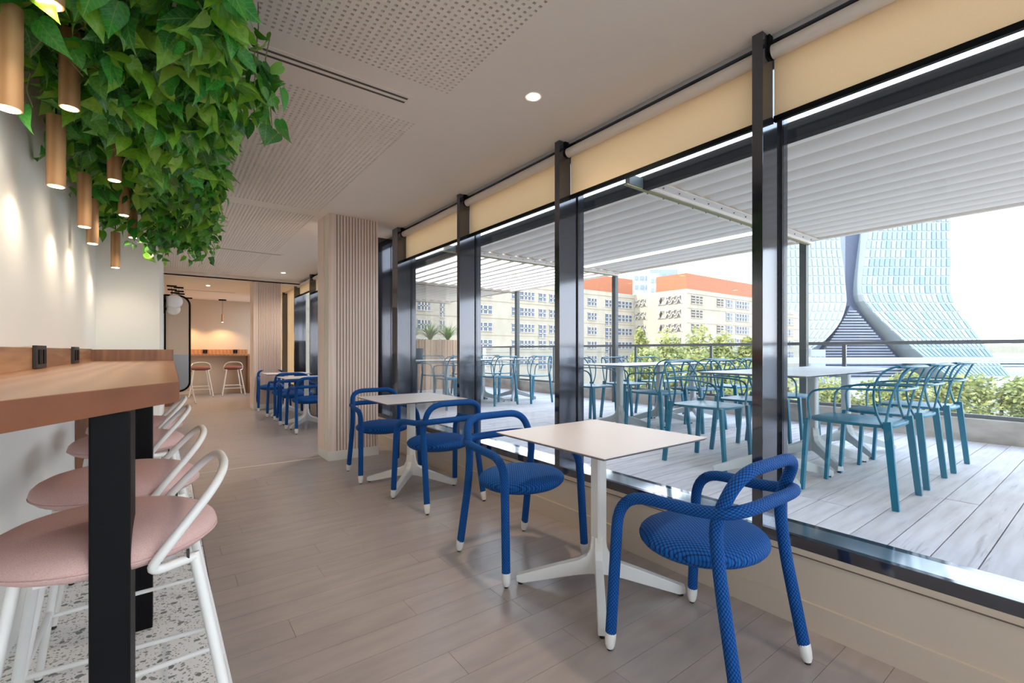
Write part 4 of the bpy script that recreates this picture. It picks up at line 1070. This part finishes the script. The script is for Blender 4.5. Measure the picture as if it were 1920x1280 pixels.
def volume(lc, rc, vs, thick, name, m_):
    mb = MB(); n = 8
    for v in vs:
        l, r_ = lerp_curve(lc, v), lerp_curve(rc, v)
        for k in range(n+1): mb.v.append(tuple(tw(l + (r_-l)*k/n, v, dep_prof(v))))
    for i in range(len(vs)-1):
        for k in range(n):
            a = i*(n+1)+k; mb.face((a, a+1, a+n+2, a+n+1))
    b = len(mb.v)
    for v in vs:
        l, r_ = lerp_curve(lc, v), lerp_curve(rc, v)
        mb.v.append(tuple(tw(l, v, thick))); mb.v.append(tuple(tw(r_, v, thick)))
    for i in range(len(vs)-1):
        mb.face((i*(n+1), (i+1)*(n+1), b+2*i+2, b+2*i)); mb.face((i*(n+1)+n, b+2*i+1, b+2*i+3, (i+1)*(n+1)+n)); mb.face((b+2*i, b+2*i+2, b+2*i+3, b+2*i+1))
    o = mb.build(name, m_, t); o.matrix_parent_inverse = inv
vs = [220 + 12.3*k for k in range(41)]
volume(RL_, RR_, vs, 40, 'glass_volume', M['tower'])
volume(LL_, LR_, vs, 40, 'glass_volume', M['tower'])
def pane_quad(mb, lc, rc, va, vb, a, b_):
    q = [(a, va), (b_, va), (b_, vb), (a, vb)]; i0 = len(mb.v)
    for off in (-0.5, 0.2):
        for f_, v in q:
            l, r_ = lerp_curve(lc, v), lerp_curve(rc, v); mb.v.append(tuple(tw(l + (r_-l)*f_, v, dep_prof(v) + off)))
    mb.face((i0, i0+1, i0+2, i0+3))
    for k in range(4): k2 = (k+1) % 4; mb.face((i0+k, i0+4+k, i0+4+k2, i0+k2))
RT_ = random.Random(9)
v = 400.0 - 16.8; NC = 17; cnt = 0
while v < 690:
    for c in range(NC):
        mb = MB(); pane_quad(mb, RL_, RR_, v + 1.0, v + 15.4, (c + 0.08 + 0.25*RT_.random()*0)/NC, (c + 0.80)/NC)
        o = mb.build('pane', M['tpane'][RT_.choices((0,1,2), (3,3,2))[0]], t, fixn=False); o.matrix_parent_inverse = inv
    v += 16.8
mb = MB(); v = 400.0 - 16.8
while v < 645:
    for c in range(13): pane_quad(mb, LL_, LR_, v + 1.0, v + 15.4, (c + 0.1)/13, (c + 0.8)/13)
    v += 16.8
o = mb.build('left_panes', M['tpane'][1], t, fixn=False); o.matrix_parent_inverse = inv; o['kind'] = 'stuff'
mid = [(1602, 220), (1598, 572)]
def flat(poly, d0, d1, name, m_):
    mb = MB(); n = len(poly)
    for dd in (d0, d1):
        for u, v in poly: mb.v.append(tuple(tw(u, v, dd)))
    mb.face(list(range(n))); mb.face([n + i for i in reversed(range(n))])
    for i in range(n): j = (i+1) % n; mb.face((i, j, n+j, n+i))
    o = mb.build(name, m_, t); o.matrix_parent_inverse = inv
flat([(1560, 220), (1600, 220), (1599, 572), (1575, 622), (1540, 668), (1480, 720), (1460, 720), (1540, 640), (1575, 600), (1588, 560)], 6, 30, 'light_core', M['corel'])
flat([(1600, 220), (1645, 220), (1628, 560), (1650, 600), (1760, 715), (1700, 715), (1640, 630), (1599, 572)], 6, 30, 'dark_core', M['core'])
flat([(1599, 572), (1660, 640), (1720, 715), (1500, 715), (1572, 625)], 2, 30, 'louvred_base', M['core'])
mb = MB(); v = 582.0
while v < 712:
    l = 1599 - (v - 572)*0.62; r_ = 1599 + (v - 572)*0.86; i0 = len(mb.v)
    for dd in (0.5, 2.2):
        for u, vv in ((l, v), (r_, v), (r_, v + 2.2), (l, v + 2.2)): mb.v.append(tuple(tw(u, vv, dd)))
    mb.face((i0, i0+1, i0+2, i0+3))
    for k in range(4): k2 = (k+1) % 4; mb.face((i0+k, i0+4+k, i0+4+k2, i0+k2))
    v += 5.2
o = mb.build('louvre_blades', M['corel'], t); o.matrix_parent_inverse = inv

# viaduct, harbour, hills
def far_slab(name, u0, u1, v0, v1, dep, thick, m_, label, cat=None):
    a = FW*dep + RT*((u0-960)/F_PX*dep); b = FW*dep + RT*((u1-960)/F_PX*dep)
    z1 = CAM_H + (HORIZON - v0)*dep/F_PX; z0 = CAM_H + (HORIZON - v1)*dep/F_PX
    a2, b2 = a + FW*thick, b + FW*thick
    o = MB().prism([(a.x,a.y),(b.x,b.y),(b2.x,b2.y),(a2.x,a2.y)], z0, z1).build(name, m_)
    return o
o = far_slab('viaduct', 1475, 2300, 671, 681, 120, 9, M['bwhite'], ''); tag(o, 'pale elevated road crossing in front of the glass tower', 'viaduct')
o = far_slab('quay_building', 1838, 2100, 648, 662, 420, 30, M['bwall'], ''); tag(o, 'low pale harbour building beyond the glass tower', 'building')
o = struct(far_slab('sea', 1300, 3200, 661.5, 664, 500, 900, M['sea'], ''), 'hazy blue harbour water')
mb = MB(); n = 60
for i in range(n+1):
    u = 200 + i*50; dep = 1300; hgt = 14 + 10*math.sin(i*0.7) + 6*math.sin(i*1.9 + 1)
    p = FW*dep + RT*((u-960)/F_PX*dep); q = p + FW*200
    mb.v += [(p.x, p.y, -30), (q.x, q.y, hgt)]
for i in range(n): mb.face((2*i, 2*i+2, 2*i+3, 2*i+1))
tag(mb.build('hill_range', M['hill'], fixn=False), 'hazy low hills on the horizon', 'hill')

# street trees
def tree(u, vtop, dep, rad, hgt, label, seed, n=5200, lsz=0.30, spire=False):
    p = FW*dep + RT*((u-960)/F_PX*dep); ztop = CAM_H + (HORIZON - vtop)*dep/F_PX
    t = empty('street_tree', (p.x, p.y, GZ)); tag(t, label, 'tree', 'street trees beyond the terrace')
    rg = random.Random(seed); zt = ztop - GZ
    mb = MB()
    lobes = [(Vector((0,0,zt - hgt*0.5)), rad*0.75, hgt*0.5)]
    for k in range(9):
        a = rg.uniform(0, 2*PI); f = rg.uniform(0.15, 0.95)
        rr_ = rad*(1.0 - 0.75*f if spire else (1 - 0.55*f))
        lobes.append((Vector((math.cos(a)*rr_*0.75, math.sin(a)*rr_*0.75, zt - hgt + hgt*f*0.92)), rad*rg.uniform(0.28, 0.42), hgt*0.16))
    for k in range(n):
        c, r_, h_ = rg.choices(lobes, [4] + [1.2]*9)[0]
        d = Vector((rg.gauss(0,1), rg.gauss(0,1), rg.gauss(0,1))).normalized()*(rg.random()**0.33)
        q = c + Vector((d.x*r_, d.y*r_, d.z*h_))
        if spire and q.z > zt - hgt*0.25: q.x *= 0.7; q.y *= 0.7
        e1 = Vector((rg.gauss(0,1), rg.gauss(0,1), rg.gauss(0,.6))).normalized(); e2 = e1.cross(Vector((rg.gauss(0,1), rg.gauss(0,1), rg.gauss(0,1)))).normalized()
        s = lsz*rg.uniform(0.5, 1.1); b = len(mb.v)
        mb.v += [tuple(q - e1*s), tuple(q + e2*s*0.5), tuple(q + e1*s), tuple(q - e2*s*0.5)]
        mb.face((b, b+1, b+2, b+3), mi=rg.choices((0,1,2), (3,2,1.5))[0])
    mb.build('crown', M['tleaf'], t, fixn=False)
    MB().tube([(0,0,0), (0.05,0.05,zt - hgt*0.6), (0.0,0.1,zt - hgt*0.15)], [0.28, 0.18, 0.05], 8).build('trunk', M['bark'], t, smooth=True)
for k, (u, vt, dep, rad, hgt, lab, sp) in enumerate((
    (1204, 616, 40, 1.5, 9.0, 'slim green tree left of the corner of the cream building', True), (1252, 612, 42, 2.9, 9.0, 'yellow green tree before the latticed windows', True), (1311, 600, 42, 3.0, 10.0, 'tallest pointed tree before the corner of the cream building', True),
    (1358, 617, 41, 2.4, 9.0, 'pointed tree right of the tallest one', True), (1405, 635, 40, 2.8, 8.0, 'tree beside the near mullion', True), (1275, 655, 30, 3.2, 8.0, 'bushy tree under the handrail at the left', False), (1215, 655, 33, 2.6, 7.0, 'bushy tree at the far left under the handrail', False),
    (1380, 655, 30, 3.0, 8.0, 'bushy tree under the handrail in the middle', False), (1480, 690, 34, 2.8, 7.0, 'tree just right of the near mullion', False), (1555, 700, 46, 2.6, 7.0, 'small tree below the glass tower', False),
    (1640, 706, 48, 2.6, 7.0, 'small tree behind the row of teal chairs', False), (1722, 698, 40, 3.2, 8.0, 'round tree behind the row of teal chairs', False), (1800, 700, 38, 3.4, 8.0, 'round tree right of the teal chairs', False), (1880, 702, 38, 3.6, 8.0, 'round tree at the right edge of the picture', False), (1960, 700, 40, 3.4, 8.0, 'tree beyond the right edge of the picture', False))):
    tree(u, vt, dep, rad, hgt, lab, 40 + k, spire=sp, lsz=0.22 if dep < 36 else 0.26)
